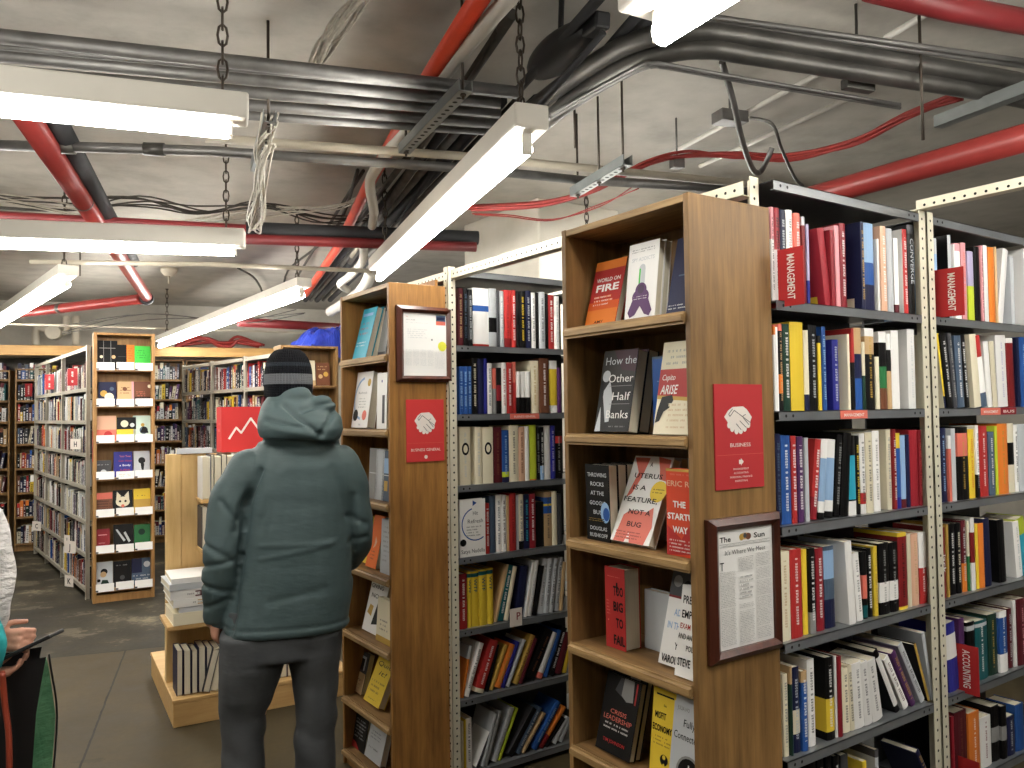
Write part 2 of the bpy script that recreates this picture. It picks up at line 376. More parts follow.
for par, (yr, y0, y1) in ((rackA, (1.49, 1.53, 1.53)),): pass
def tie(label, p, q):
    b = MB(); p, q = Vector(p), Vector(q); L = (q-p).length; w = .042
    b.box(0, .003, 0, L, 0, w); b.box(0, w, 0, L, 0, .003)
    y = .03
    while y < L: b.disc((-.0005, y, w*.5), (-1, 0, 0), .005, 8, mi=1, up=(0, 0, 1)); b.disc((.0035, y, w*.5), (1, 0, 0), .005, 8, mi=1, up=(0, 0, 1)); y += .034
    o = b.build('tie_bar', [M['post'], M['hole']], None, p); d = q-p; o.rotation_euler = (0, 0, math.atan2(d.y, d.x)-math.pi/2); tag(o, label, 'tie bar', 'slotted tie bars across the aisles')
tie('bright slotted steel tie bar spanning from the near rack over the second bookcase', (1.868, 1.54, 2.315), (1.868, 3.98, 2.318))
tie('cream slotted steel tie bar reaching out over the near aisle at upper right', (2.757, 1.52, 2.374), (2.757, -.35, 2.374))

# far rows
LROT = -.075
lc = Vector((1.275, 8.295, 0)); WL = (M['wood_left'], M['wood_left'], M['wood_left'])
ZL = [2.146, 1.806, 1.473, 1.135, .794, .461, .115]
caseL = bookcase('bookcase', 'light oak end bookcase with three face-out books over white cards on every shelf', (lc.x, lc.y, 0), LROT, .52, .24, 2.485, ZL, WL, nose=.024, tk=.03)
ZG = [1.98, 1.67, 1.36, 1.05, .73, .42, .1]
gr = (M['grey_rack'], M['grey_rack'], M['shelf_dark'])
lrow_far = Vector((-.061, .998, 0)); LR = math.atan2(lrow_far.y, lrow_far.x)+math.pi
# local x runs from the far end towards the camera end, local -y faces the left aisle
lrow = Vector((.985, 8.56, 0)); Ledge = [0, 1.34, 2.4, 3.3]
lo = lrow+lrow_far*3.3
lb = [(3.3-b+.02, 3.3-a-.02) for a, b in zip(Ledge[:-1], Ledge[1:])]
rackL, shL = steel_rack('steel_shelving', 'pale grey steel shelving row running back along the left aisle, lettered cards on it', lb, 0, .5, ZG, 2.37, None, gr, (lo.x, lo.y, 0), LR, False, .035,
    [(3.3-e+(.02 if i == 3 else -.02), -1 if i == 3 else 1) for i, e in enumerate(Ledge)])
rrow_far = Vector((-.116, .993, 0)).normalized(); RR = math.atan2(rrow_far.y, rrow_far.x)+math.pi
rrow = Vector((2.33, 6.98, 0)); ro = rrow+rrow_far*2.52
ZR = [1.96, 1.66, 1.36, 1.06, .76, .46, .14]
rackR, shR = steel_rack('steel_shelving', 'grey steel shelving row in the distance, beyond the hat of the person', [(.02, .82), (.86, 1.66), (1.7, 2.5)], 0, .45, ZR, 2.25, None, gr, (ro.x, ro.y, 0), RR, False, .035,
    [(0, 1), (.84, 1), (1.68, 1), (2.52, -1)])
caseR = bookcase('bookcase', 'brown end bookcase just right of the striped hat, blue tarpaulin above it', (2.485, 6.715, 0), -.07, .5, .24, 2.29, [1.944, 1.61, 1.28, .95, .62, .29, .08], (M['wood_near'], M['wood_near_x'], M['wood_near']), nose=.024, group=None)
FARB = 11.95
def far_case(px0, px1, h, label, zs, b=FARB):
    a0, a1 = band(px0, 450, b).x, band(px1, 450, b).x; c = bd((a0+a1)/2, b)
    return bookcase('bookcase', label, c, GRID, a1-a0, .3, h, zs, (M['wood_near'], M['wood_near_x'], M['wood_near']), nose=.03, group='bookcases along the far wall'), a1-a0
ZF = [2.2, 1.93, 1.66, 1.37, 1.06, .75, .44, .1]
farcases = [far_case(x0, x1, h, l, ZF) for x0, x1, h, l in ((-42, 9.5, 2.32, 'dark wooden bookcase at the far wall, cut by the left edge of the picture'), (14.5, 62, 2.34, 'dark wooden bookcase at the far wall, half hidden by the left shelving row'),
    (120, 184, 2.47, 'wooden bookcase at the far wall, seen right of the light oak end bookcase'), (186, 262, 2.47, 'wooden bookcase at the far wall, behind the distant grey shelving'))]

# ------------------------------------------------------------------ display stand in the middle
st = Vector((.976, 4.752, 0)); SR = -.075
stand = tag(empty('display_stand', st, SR), 'pale pine book display stand with plinth and upright panel, left of the person', 'display stand')
b = MB(); b.bbox(0, 1.0, 0, 1.05, 0, .128, .003); b.build('plinth', M['pine_x'], stand)
b = MB(); b.bbox(-.004, 1.004, -.004, 1.054, .129, .15, .004); b.build('plinth_top', M['pine_x'], stand)
b = MB(); b.bbox(.005, .085, .33, .40, .15, 1.475, .003); b.build('upright', M['pine'], stand)
b = MB(); b.bbox(.086, .95, .35, .385, .15, 1.472, .003); b.build('back_panel', M['pine'], stand)
b = MB(); b.bbox(-.03, .96, .0, .33, .525, .55, .003); b.build('tray', M['pine_x'], stand)
for z in (.93, 1.215):
    b = MB(); b.bbox(.17, .95, .14, .349, z-.02, z, .003); b.build('shelf', M['pine_x'], stand)
# ------------------------------------------------------------------ books standing with the spine outwards
def book_mesh(t, d, h, col, bands=(), ink=None, face=None, title=None, hard=True, sticker=None, emblem=None):
    """origin at the bottom middle of the spine, spine at y=0 facing -y, boards running to y=d."""
    mb = MB(); ct = min(.0022, t*.18); ov = .0025 if hard else 0
    zs = sorted({0, h, *[h*a for a, b, c in bands], *[h*b for a, b, c in bands]})
    seg = 4; bulge = min(.004, t*.16)
    prof = [(-t/2+t*i/seg, bulge*(abs(2*i/seg-1)**2.2)) for i in range(seg+1)]
    def colat(zm):
        c = col
        for a, b, cc in bands:
            if h*a-1e-6 <= zm <= h*b+1e-6: c = cc
        return c
    t0, t1 = h*.12, h*.9
    if ink is not None: zs = sorted({*zs, t0, t1})
    for z0, z1 in zip(zs[:-1], zs[1:]):
        if z1-z0 < 1e-5: continue
        c = colat((z0+z1)/2); inked = ink is not None and z0 >= t0-1e-6 and z1 <= t1+1e-6
        for i in range(seg):
            (x0, y0), (x1, y1) = prof[i], prof[i+1]; uv = None
            if inked:
                tw = min(t, .022); q = max(tw*.55, .0045); u0, u1 = .5+(i/seg-.5)*t/tw, .5+((i+1)/seg-.5)*t/tw; s = (z0*37.7) % 1+z0/q; e = s+(z1-z0)/q
                uv = [(s, u0), (s, u1), (e, u1), (e, u0)]
            mb.face([(x0, y0, z0), (x1, y1, z0), (x1, y1, z1), (x0, y0, z1)], c, ink, uv, sm=True)
        for s in (-1, 1):
            fc = face if face is not None else c
            xo, xi = s*t/2, s*(t/2-ct); q = [(xo, bulge, z0), (xo, d, z0), (xo, d, z1), (xo, bulge, z1)]
            mb.face(q if s > 0 else q[::-1], fc)
            q = [(xi, bulge, z0), (xi, d, z0), (xi, d, z1), (xi, bulge, z1)]; mb.face(q[::-1] if s > 0 else q, fc)
            q = [(xi, d, z0), (xo, d, z0), (xo, d, z1), (xi, d, z1)]; mb.face(q if s < 0 else q[::-1], fc)
    for z, c in ((0, colat(0)), (h, colat(h))):
        for s in (-1, 1): mb.face([(s*t/2, bulge, z), (s*t/2, d, z), (s*(t/2-ct), d, z), (s*(t/2-ct), bulge, z)], face or c)
        mb.face([(p[0], p[1], z) for p in prof]+[(t/2, bulge+.002, z), (-t/2, bulge+.002, z)], c)
    if sticker is not None:
        mb.face([(-t/2-.0004, .03, h*.03), (-t/2-.0004, .08, h*.03), (-t/2-.0004, .08, h*.14), (-t/2-.0004, .03, h*.14)][::-1], sticker)
    if emblem is not None: mb.disc((0, -.0012, h*.62), (0, -1, 0), min(t*.34, .02), 14, emblem, sz=1.5); mb.disc((0, -.0015, h*.62), (0, -1, 0), min(t*.2, .012), 10, col, sz=1.6)
    if title:
        txt, tc, sz, z0, z1 = title
        put_text(mb, txt, (-sz*t*.34, -.0012, h*z1), (0, 0, -1), (1, 0, 0), sz*t, tc, .012, 'LEFT', fit=-(h*(z1-z0)))
    return mb
def pages_mesh(t, d, h, hard=True):
    mb = MB(); ct = min(.0022, t*.18)+.0002; ov = .003 if hard else .0004
    mb.box(-t/2+ct, t/2-ct, min(.004, t*.16)+.0025, d-ov, ov, h-ov); return mb
BOOKS = []
def make_book(loc, rot, t, d, h, col, **k):
    hard = k.get('hard', True)
    o = book_mesh(t, d, h, col, **k).build('book', M['print'], None, loc, True); o.rotation_euler = rot
    pages_mesh(t, d, h, hard).build('pages', M['pages'], o)
    BOOKS.append(o); return o
ORD = ['first', 'second', 'third', 'fourth', 'fifth', 'sixth', 'seventh', 'eighth', 'ninth', 'tenth', 'eleventh', 'twelfth', 'thirteenth', 'fourteenth', 'fifteenth', 'sixteenth', 'seventeenth', 'eighteenth', 'nineteenth', 'twentieth', 'twenty-first', 'twenty-second']
def label_row(items, place, group):
    """items: list of (object, description) from left to right; the place name finishes the label."""
    ds = [d for _, d in items]; seen = {}
    for o, d in items:
        n = seen[d] = seen.get(d, 0)+1
        lab = f'only {d} on the {place}' if ds.count(d) == 1 else f'{ORD[n-1]} {d} from the left on the {place}'
        if len(lab.split()) > 16: lab = lab.replace(' from the left', ' from left').replace(' on the ', ', ')
        tag(o, lab, 'book', group)
def solve_z(X, Y, ypix, z0=1.5):
    z = z0
    for _ in range(12):
        a = proj((X, Y, z))[1]; b = proj((X, Y, z+.01))[1]; z += .01*(ypix-a)/(b-a)
    return z
def row(ox, oy, s, z, Yp, spec, place, group, xmax=9, mid=False):
    items = []; last = -9
    for ln in spec.strip().split('\n'):
        p = [q for q in ln.split('|')]; n = p[0].split(); xl, xr, yt = map(float, n[:3]); c = n[3].replace('_', ' '); jc = pal(c, .08)
        kw = dict(q.split('=', 1) for q in p[1].split()) if len(p) > 1 else {}
        Y = Yp+float(kw.get('y', random.uniform(0, .012)))
        def X_of(px):
            py = oy+400/s
            for _ in range(4):
                X = onY(px, py, Y).x; py = proj((X, Y, z))[1]
            return X
        X0, X1 = X_of(ox+xl/s), X_of(ox+xr/s)
        if mid:
            X0 = onY(ox+xl/s, oy+yt/s, Y).x; X1 = onY(ox+xr/s, oy+yt/s, Y).x
        th = 0.0
        if 'xt' in kw:
            P = onY(ox+float(kw['xt'])/s, oy+yt/s, Y); th = math.atan2(P.x-X0, P.z-z); h = math.hypot(P.x-X0, P.z-z)
        else:
            X0 = max(X0, last+.0004); h = solve_z((X0+X1)/2, Y, oy+yt/s)-z
        w = max(.006, X1-X0-.0006); t = w*math.cos(th); h = min(h, .325); last = X1
        bands = []
        for q in kw.get('b', '').split(','):
            if q: a, b_, cc = q.split(':'); bands.append((float(a), float(b_), pal(cc.replace('_', ' '))))
        ink = pal(kw['i'].replace('_', ' ')) if 'i' in kw else None
        title = None
        if 'T' in kw:
            a = kw['T'].split(':'); title = (a[0].replace('_', ' '), pal(a[1].replace('_', ' ')), float(a[2]), float(a[3]), float(a[4]))
        hard = random.random() < .6; d = min(.235, max(.11, h*random.uniform(.62, .72)))
        f = pal(kw['F'].replace('_', ' ')) if 'F' in kw else None
        piv = -t/2 if th <= 0 else t/2                       # the corner the book rests on
        ex = X0+w/2
        # the local bottom middle so that the resting corner touches the shelf
        cz = z+abs(math.sin(th))*t/2+.0006
        o = make_book((ex, Y, cz), (0, th, 0), t, d, h, jc, bands=bands, ink=ink, face=f, title=title, hard=hard, emblem=pal(kw['D'].replace('_', ' ')) if 'D' in kw else None, sticker=pal(kw['k'].replace('_', ' ')) if 'k' in kw else None)
        d_ = ('thick ' if t > .05 and len(c.split()) < 2 and not bands else '')+c+' book'
        if bands: d_ += ' with '+kw['b'].split(',')[0].split(':')[2].replace('_', ' ')+' band'
        elif 'i' in kw: d_ += ' with '+kw['i'].replace('_', ' ')+' lettering'
        items.append((o, d_))
    label_row(items, place, group)
    return items
YA, YB = 1.502, 3.246
NB = 'near steel bay'; RB = 'rightmost steel bay'; SB = 'second steel row'
row(764, 200, 6.4, 2.01, YA, """60 78 45 white|b=.66:1:pink i=dark_grey
82 118 50 white|b=.55:1:crimson i=black
120 158 65 navy|i=silver
162 200 65 white|i=dark_grey
206 250 85 salmon|i=white
257 279 108 dark_red|b=.9:1:silver
286 302 155 lavender|b=0:.3:indigo
402 444 180 crimson|xt=345 k=yellow
446 470 190 crimson|xt=425
472 499 162 pink|xt=455
501 540 150 crimson|i=white
636 656 140 navy|i=gold k=cream
657 718 150 blue|b=.55:1:light_blue,0:.3:navy
737 750 250 white
754 800 168 peach|i=white
802 840 183 silver
848 876 245 white|b=0:.12:maroon
904 934 188 red|F=white i=white
938 978 160 black|T=CONVERGE:silver:.8:.35:.85 b=.9:1:dark_grey""", 'top shelf, '+NB, 'books on the near steel bay, top shelf')
row(764, 310, 6.4, 1.69, YA, """76 86 105 white|b=.9:1:orange
88 102 110 white
105 131 90 black|i=tan b=.2:.42:orange,.92:1:salmon
137 181 90 dark_green|i=white
183 267 78 yellow|k=cream
269 301 130 cream|b=0:.2:navy
303 356 98 black|i=silver
358 378 165 yellow|b=.9:1:black
381 411 108 blue|i=light_blue
452 492 190 indigo|i=silver
546 562 155 cream
563 592 118 black|b=.58:1:red
594 640 115 navy|b=0:.38:blue,.68:1:tan
641 660 205 dark_green|b=.5:1:cream
664 721 118 black|b=.68:.9:tan,.9:1:white i=gold
723 750 300 cream
753 800 140 black|b=0:.27:brown,.27:.55:green,.86:1:white
802 829 150 black|b=0:.5:tan,.78:1:white
831 879 132 white
935 982 125 white|i=silver""", 'second shelf, '+NB, 'books on the near steel bay, second shelf')
row(764, 420, 6.4, 1.36, YA, """92 123 90 navy|i=slate
125 186 100 blue|i=white
188 223 103 red|i=white
230 268 108 purple|i=white
276 300 115 silver
303 345 130 red|i=white xt=335 b=0:.28:crimson
352 392 130 light_blue|xt=375 b=.76:1:white,.08:.22:white,0:.08:black
394 446 130 light_blue|xt=412 b=.76:1:white,.08:.22:white,0:.08:black
454 490 100 black|xt=478 i=grey
494 548 90 black|xt=516
551 600 100 black|b=0:.18:white,.2:.75:turquoise
602 625 100 black|i=yellow
628 663 88 white|i=dark_grey b=.12:.26:red
665 711 82 cream|i=dark_grey
713 756 70 white|i=grey
800 829 62 cream|F=cream i=grey
831 861 60 dark_red|i=white
863 888 85 blue|b=.8:1:yellow,0:.15:indigo
890 921 100 light_blue|b=0:.12:maroon
923 946 95 navy
949 1000 65 crimson
1002 1024 65 crimson|i=salmon""", 'third shelf, '+NB, 'books on the near steel bay, third shelf')
row(772, 530, 6.4, 1.03, YA, """62 131 140 cream|i=tan
133 206 125 red|i=white
208 241 125 yellow
243 292 118 black|i=white b=0:.25:grey
297 345 118 crimson|i=white
348 413 105 slate|b=0:.35:navy,.6:.95:light_blue
505 548 80 white|xt=470 F=white y=-.008
553 592 155 white|xt=520 i=grey
594 622 140 black|b=.3:.65:salmon,.02:.2:teal
624 652 120 black|i=white
655 689 105 yellow|i=gold
700 765 85 black|b=.17:.45:white i=grey
768 821 80 black|b=.17:.45:white i=grey
823 879 18 yellow|b=.04:.95:dark_red i=black
881 905 25 cream
907 951 25 peach|i=tan
956 1003 15 white|b=0:.5:red i=white""", 'fourth shelf, '+NB, 'books on the near steel bay, fourth shelf')
row(776, 630, 6.4, .70, YA, """60 91 285 cream|i=grey
93 118 235 dark_green|b=.8:1:tan
120 166 240 navy|b=.22:.5:cream i=silver
169 216 265 blue|i=white b=.86:1:tan
218 263 190 white|i=black
334 386 175 black|b=.1:.5:yellow i=white
387 402 170 white
404 436 170 crimson
439 483 255 cream|xt=424 i=dark_grey
485 512 235 cream|xt=462 i=dark_grey
514 575 225 white|xt=490 i=dark_grey
577 626 220 white|xt=540 i=dark_grey
628 692 215 white|xt=577 i=dark_grey
772 802 150 black|xt=625 b=.1:.9:white F=black
822 858 200 white|xt=690 i=maroon
872 902 160 purple|xt=740 i=gold
930 962 110 silver|xt=782 F=silver i=dark_grey
975 990 100 gold|xt=885 F=black
1000 1020 25 silver|xt=935 F=silver""", 'fifth shelf, '+NB, 'books on the near steel bay, fifth shelf')
row(784, 700, 6.4, .385, YA, """180 225 370 black
235 275 372 black|i=grey
290 325 365 black
338 372 362 black|i=silver
385 430 352 dark_grey
520 545 395 yellow
600 622 320 dark_grey|b=.6:.9:silver
960 985 345 navy|xt=845 F=navy i=gold""", 'sixth shelf, '+NB, 'books on the near steel bay, sixth shelf', mid=False)
row(920, 230, 7.68, 2.01, YA, """93 108 100 light_blue
110 152 65 light_blue|b=.8:1:silver
236 261 40 silver|F=black
263 285 110 white
288 331 105 white|b=.9:1:pink
337 375 100 pink|i=salmon
387 431 165 lavender|b=0:.5:lime
437 478 130 black
480 500 120 pink|i=maroon
508 541 120 white|F=dark_red
545 592 135 orange
594 611 130 tan
602 645 155 white|xt=642
715 742 205 silver
820 858 145 white|i=silver F=white""", 'top shelf, '+RB, 'books on the rightmost steel bay, top shelf')
row(924, 325, 8.53, 1.69, YA, """182 206 75 yellow|xt=108 F=cream b=0:.16:navy
212 260 80 black|xt=142 i=white
266 298 70 dark_grey|xt=207 i=grey
301 358 90 slate|xt=262 i=white
362 402 85 black|xt=312 i=white
442 499 80 cream|xt=392 F=cream
502 551 95 white|xt=432 b=.7:1:red,0:.2:slate
554 596 140 white|xt=512
602 641 140 cream|xt=562
644 731 85 white|xt=612 i=lavender
737 791 112 dark_red|xt=707 b=.93:1:white
812 834 110 navy
838 900 105 blue|i=light_blue""", 'second shelf, '+RB, 'books on the rightmost steel bay, second shelf')
row(924, 415, 7.68, 1.36, YA, """112 139 100 black|i=grey
142 190 100 navy|i=light_blue
193 226 160 salmon|b=.8:1:white
230 263 105 silver
266 356 95 black|i=gold b=.6:.92:salmon
360 405 110 yellow|i=orange
408 440 80 black|b=.32:1:white i=grey
444 506 85 red|i=white
510 560 130 slate|i=white
563 583 85 lime
586 661 68 orange|i=gold
664 709 65 cream|b=.4:.72:black
712 739 75 white|i=dark_grey
745 800 70 silver""", 'third shelf, '+RB, 'books on the rightmost steel bay, third shelf')
row(928, 505, 7.68, 1.03, YA, """112 153 175 dark_red|T=jack:white:.85:.35:.62 
156 176 150 gold
180 228 145 black|i=white
231 272 140 black|i=cream
276 312 120 maroon|b=0:.4:orange i=silver
315 334 130 cream|b=0:.5:green
336 379 100 white|b=.38:.8:dark_red
382 402 150 yellow
406 449 145 orange|xt=391
452 501 110 navy|xt=425
560 612 120 black|xt=535 F=black
690 738 135 white|xt=655 F=white i=silver
742 800 120 turquoise|xt=682 b=.72:1:lime""", 'fourth shelf, '+RB, 'books on the rightmost steel bay, fourth shelf')
row(934, 590, 6.98, .70, YA, """118 188 250 white|xt=78 b=0:.48:indigo,.84:1:indigo
195 232 205 purple|xt=178
248 302 225 black|b=.86:.94:silver
306 388 215 teal|i=white b=.9:.96:silver
392 456 170 dark_green|i=gold
460 526 150 white|b=.3:.9:blue i=white
530 561 130 maroon|i=silver
564 590 75 white
593 665 60 maroon|i=pink""", 'fifth shelf, '+RB, 'books on the rightmost steel bay, fifth shelf')
row(938, 690, 9.85, .385, YA, """88 122 260 black
126 162 265 crimson
168 286 210 maroon|i=brown
292 412 220 orange|i=white
418 526 265 white|i=dark_red
532 604 160 black|b=.35:.62:grey
610 681 160 black|b=.35:.62:grey
687 761 260 navy|i=silver
768 850 140 blue""", 'sixth shelf, '+RB, 'books on the rightmost steel bay, sixth shelf', mid=True)
row(450, 280, 7.877, 2.01, YB, """70 110 65 maroon|i=tan
113 146 65 black|i=slate
150 182 75 black|b=.1:.9:dark_grey i=silver
186 311 65 white|b=0:.04:red,.6:.7:blue
313 373 68 silver|b=.25:.5:black
375 396 85 dark_grey
398 430 88 silver|i=white
433 490 80 red|b=0:.16:dark_red i=dark_red
492 526 80 red|i=white
529 556 90 black
558 600 90 black|i=yellow
603 646 85 navy|i=silver
648 680 100 white|i=grey
684 705 100 black
708 756 95 silver|i=dark_grey
759 779 110 black
782 826 118 red|i=white
828 868 128 white|i=silver""", 'top shelf, '+SB, 'books on the second steel row, top shelf')
row(450, 350, 7.877, 1.69, YB, """79 110 130 blue|i=light_blue
112 143 130 blue|i=light_blue
145 176 130 blue|i=light_blue
180 222 65 black|i=cream
226 271 70 navy
273 299 68 indigo
301 336 105 white|i=slate
339 370 145 grey|b=.55:1:salmon
373 412 140 black|b=.28:.62:crimson
415 451 100 white|i=red
454 500 105 red|i=white
502 526 95 red|b=.6:1:salmon
529 560 170 black|b=.38:1:white
563 600 170 black|b=.38:1:white
603 640 170 black|b=.38:1:white
643 705 85 cream|i=gold
709 786 65 brown|i=white
789 849 85 white|b=.14:.84:yellow
852 882 140 purple""", 'second shelf, '+SB, 'books on the second steel row, second shelf')
row(450, 415, 7.877, 1.36, YB, """82 168 95 cream|D=black i=silver
205 258 95 cream|i=silver
262 346 95 cream|D=black
349 415 95 maroon|i=brown
418 471 120 blue|b=.1:.2:lime,0:.1:navy i=light_blue
473 546 85 cream|i=dark_grey
548 596 95 peach|i=brown
598 630 90 white
633 686 80 lime|b=0:.02:orange
689 715 95 black|i=grey
718 746 95 black|b=0:.26:light_blue i=white
748 796 85 white
798 836 85 indigo|i=lavender
838 890 130 black|b=.75:.9:red i=grey""", 'third shelf, '+SB, 'books on the second steel row, third shelf')
row(450, 485, 7.877, 1.03, YB, """287 316 145 red|i=white
320 365 85 slate
368 412 80 white|i=slate
415 451 80 white|i=maroon
453 471 85 tan
473 526 65 red|i=dark_red
528 546 80 silver
548 586 75 cream|b=0:.15:black i=slate
589 632 75 navy|i=turquoise
635 681 70 crimson|i=white
684 745 135 black
749 809 55 tan|b=.6:.74:blue,.78:.9:blue,.74:.78:yellow i=dark_grey
811 850 50 cream
853 886 70 dark_grey""", 'fourth shelf, '+SB, 'books on the second steel row, fourth shelf')
row(450, 550, 7.877, .70, YB, """82 140 190 red|b=.5:1:crimson i=white
144 172 175 yellow|b=.9:.97:teal T=WTF:teal:.75:.62:.86
175 232 170 yellow|b=.9:.97:teal T=WTF:teal:.6:.62:.86
235 298 155 yellow|b=.9:.97:teal T=WTF:teal:.6:.62:.86
300 346 145 yellow|b=.9:.97:teal T=WTF:teal:.6:.62:.86
350 374 120 tan|xt=450
377 424 128 teal|xt=460 i=white
427 462 138 cream|xt=500
515 575 135 navy|xt=560 F=navy
584 605 100 white|xt=650 F=silver
610 645 90 white|xt=672 i=silver
655 688 130 black|xt=715
692 740 78 silver|xt=738 i=grey
745 780 72 silver|xt=780 i=dark_grey
784 815 70 silver|xt=825 i=dark_grey
825 860 62 silver|xt=862 i=dark_grey
866 890 100 tan|xt=895""", 'fifth shelf, '+SB, 'books on the second steel row, fifth shelf')
row(450, 615, 7.68, .385, YB, """88 108 245 orange|xt=150 b=.75:1:silver
110 150 228 white|xt=228 i=dark_grey
190 262 215 red|xt=310 i=white b=0:.08:cream
275 300 235 black|xt=360
303 335 240 gold|xt=420
340 395 245 orange|xt=462 i=gold
398 425 215 indigo|xt=515
430 460 200 silver|xt=560
485 528 170 gold|xt=622 i=brown
531 560 190 maroon|xt=650
565 660 150 black|xt=730 i=brown
668 712 150 white|xt=788 b=0:.12:salmon
715 752 130 blue|xt=830
760 800 110 black|xt=868 i=white
805 860 150 maroon|xt=885
865 898 160 yellow|xt=915""", 'sixth shelf, '+SB, 'books on the second steel row, sixth shelf')
row(450, 678, 7.877, .05, YB, """96 112 345 cream
114 132 330 yellow
134 178 318 white|i=dark_grey
205 228 350 dark_grey|xt=345 F=white
250 272 290 silver|xt=352
276 300 272 grey|xt=388
330 375 250 silver|xt=472 i=grey
378 402 245 lime|xt=520
450 500 262 black|xt=650 F=dark_grey
510 560 252 slate|xt=690 i=silver
563 592 290 tan|xt=735 i=brown
640 692 210 blue|xt=838 i=light_blue
700 740 245 orange|xt=890 b=0:.3:dark_red
745 775 330 black|xt=892
800 845 330 silver|xt=912
855 890 330 silver|xt=935""", 'bottom shelf, '+SB, 'books on the second steel row, bottom shelf')
# ------------------------------------------------------------------ books shown face out
def draw(mb, art, w, h, y=-.0004):
    """flat print on a board that faces -y; x to the right from the left edge, z up from the bottom."""
    step = 0
    for it in art:
        step += 1; yy = y-.00012*step; k = it[0]
        P = lambda a, b: (a*w-w/2, yy, b*h)
        if k == 'r': mb.face([P(it[1], it[2]), P(it[3], it[2]), P(it[3], it[4]), P(it[1], it[4])], pal(it[5]))
        elif k == 'p': mb.face([P(a, b) for a, b in it[1]], pal(it[2]))
        elif k == 'd': mb.disc(P(it[1], it[2]), (0, -1, 0), it[3]*w, 20, pal(it[4]), sz=(it[5] if len(it) > 5 else 1))
        elif k == 'g':                                              # arc of a ring
            cx, cy, r0, r1, a0, a1, c = it[1:8]; n = 18
            for i in range(n):
                q0, q1 = a0+(a1-a0)*i/n, a0+(a1-a0)*(i+1)/n
                mb.face([(cx*w-w/2+math.cos(q)*r*w, yy, cy*h+math.sin(q)*r*w) for q, r in ((q0, r0), (q0, r1), (q1, r1), (q1, r0))], pal(c))
        elif k == 't':
            _, x, z, s, txt, c = it[:6]; o = it[6] if len(it) > 6 else {}
            put_text(mb, txt, P(x, z), (1, 0, 0), (0, 0, 1), s*h, pal(c), o.get('bold', .012), o.get('align', 'CENTER'), o.get('cond', .85), -o['fit']*w if 'fit' in o else None, shear=o.get('shear', 0))
        elif k == 'l':
            _, x, z, ww, hh, n, c, pc = it[:8]; lines(mb, P(x, z), (1, 0, 0), (0, 0, 1), ww*w, hh*h, n, pal(c), pal(pc), ragged=it[8] if len(it) > 8 else .25)
def cover_mesh(w, h, t, col, art, back=None):
    """origin at the bottom middle of the front cover; cover at y=0 facing -y, spine on the left, pages show right and on top."""
    mb = MB(); c = pal(col); k = pal(back or col); e = .002; g = min(.004, t*.2)
    mb.box(-w/2, w/2, 0, e, 0, h, c); mb.box(-w/2, w/2, t-e, t, 0, h, k)
    mb.box(-w/2, -w/2+e, e, t-e, 0, h, k)
    draw(mb, art, w, h); return mb
def face_book(bl, br, tl, z, X0, t, col, art, label, group, back=None, cat='book', copies=0, h_max=.31, wmul=1.0, tilt=None):
    """px of bottom-left, bottom-right and top-left of the cover; the book stands on a shelf at z with its foot on the plane x=X0."""
    a = onX(*bl, X0); b = onX(*br, X0); w = abs(a.y-b.y); A = Vector((X0, a.y, z))
    # tilt and height so that the top-left corner falls where it is seen
    d = ray(*tl); s = a.y/d.y if abs(d.y) > 1e-6 else 1; Q = EYEP+d*s; qn, qz = Q.x-X0, Q.z-z
    th = math.atan2(qn, qz); h = min(math.hypot(qn, qz), h_max)
    th = max(-.04, min(.42, th)) if tilt is None else tilt
    w *= wmul
    ex = Vector((0, -1, 0)); ez = Vector((math.sin(th), 0, math.cos(th))); ey = ez.cross(ex)
    out = []
    for i in range(copies+1):
        M4 = Matrix.Identity(4); org = A+ex*(w/2)+Vector((1, 0, 0))*(i*(t+.0012)/max(.5, math.cos(th)))+Vector((0, 0, abs(math.sin(th))*t*(1 if th > 0 else 0)+.0006))
        for r in range(3): M4[r][0], M4[r][1], M4[r][2], M4[r][3] = ex[r], ey[r], ez[r], org[r]
        o = cover_mesh(w, h, t, col, art if i == 0 else art[:2], back).build('book', M['print'], None, None, True, M4)
        p = MB(); p.box(-w/2+.0022, w/2-.0025, .0022, t-.0022, .003, h-.003); p.build('pages', M['pages'], o)
        tag(o, label if i == 0 else f'{["", "first", "second", "third", "fourth"][i]} copy standing right behind the {label.split(" on the ")[0]}', cat, group); BOOKS.append(o); out.append(o)
    return out
def px(ox, oy, s, *p): return [(ox+a/s, oy+b/s) for a, b in p]
GA = 'books face out on the nearest end bookcase'
R1 = px(560, 230, 7.314, (180, 705), (400, 668), (275, 262)); 
face_book(*R1, 1.96, 1.66, .026, 'red', [('r', 0, .86, 1, 1, 'orange'), ('r', 0, 0, 1, .24, 'orange'), ('r', 0, .24, 1, .36, (.62, .1, .02, 1)), ('t', .52, .67, .085, 'WORLD ON', 'white', {'fit': .78}), ('t', .52, .52, .15, 'FIRE', 'white', {'fit': .74, 'bold': .03}),
    ('l', .15, .46, .72, .17, 3, 'white', (.62, .1, .02, 1)), ('t', .45, .03, .06, 'AMY', 'black', {'fit': .3})], 'red and orange WORLD ON FIRE book on the top shelf of the nearest end bookcase', GA, 'red')
R1 = px(560, 230, 7.314, (470, 668), (690, 628), (512, 125))
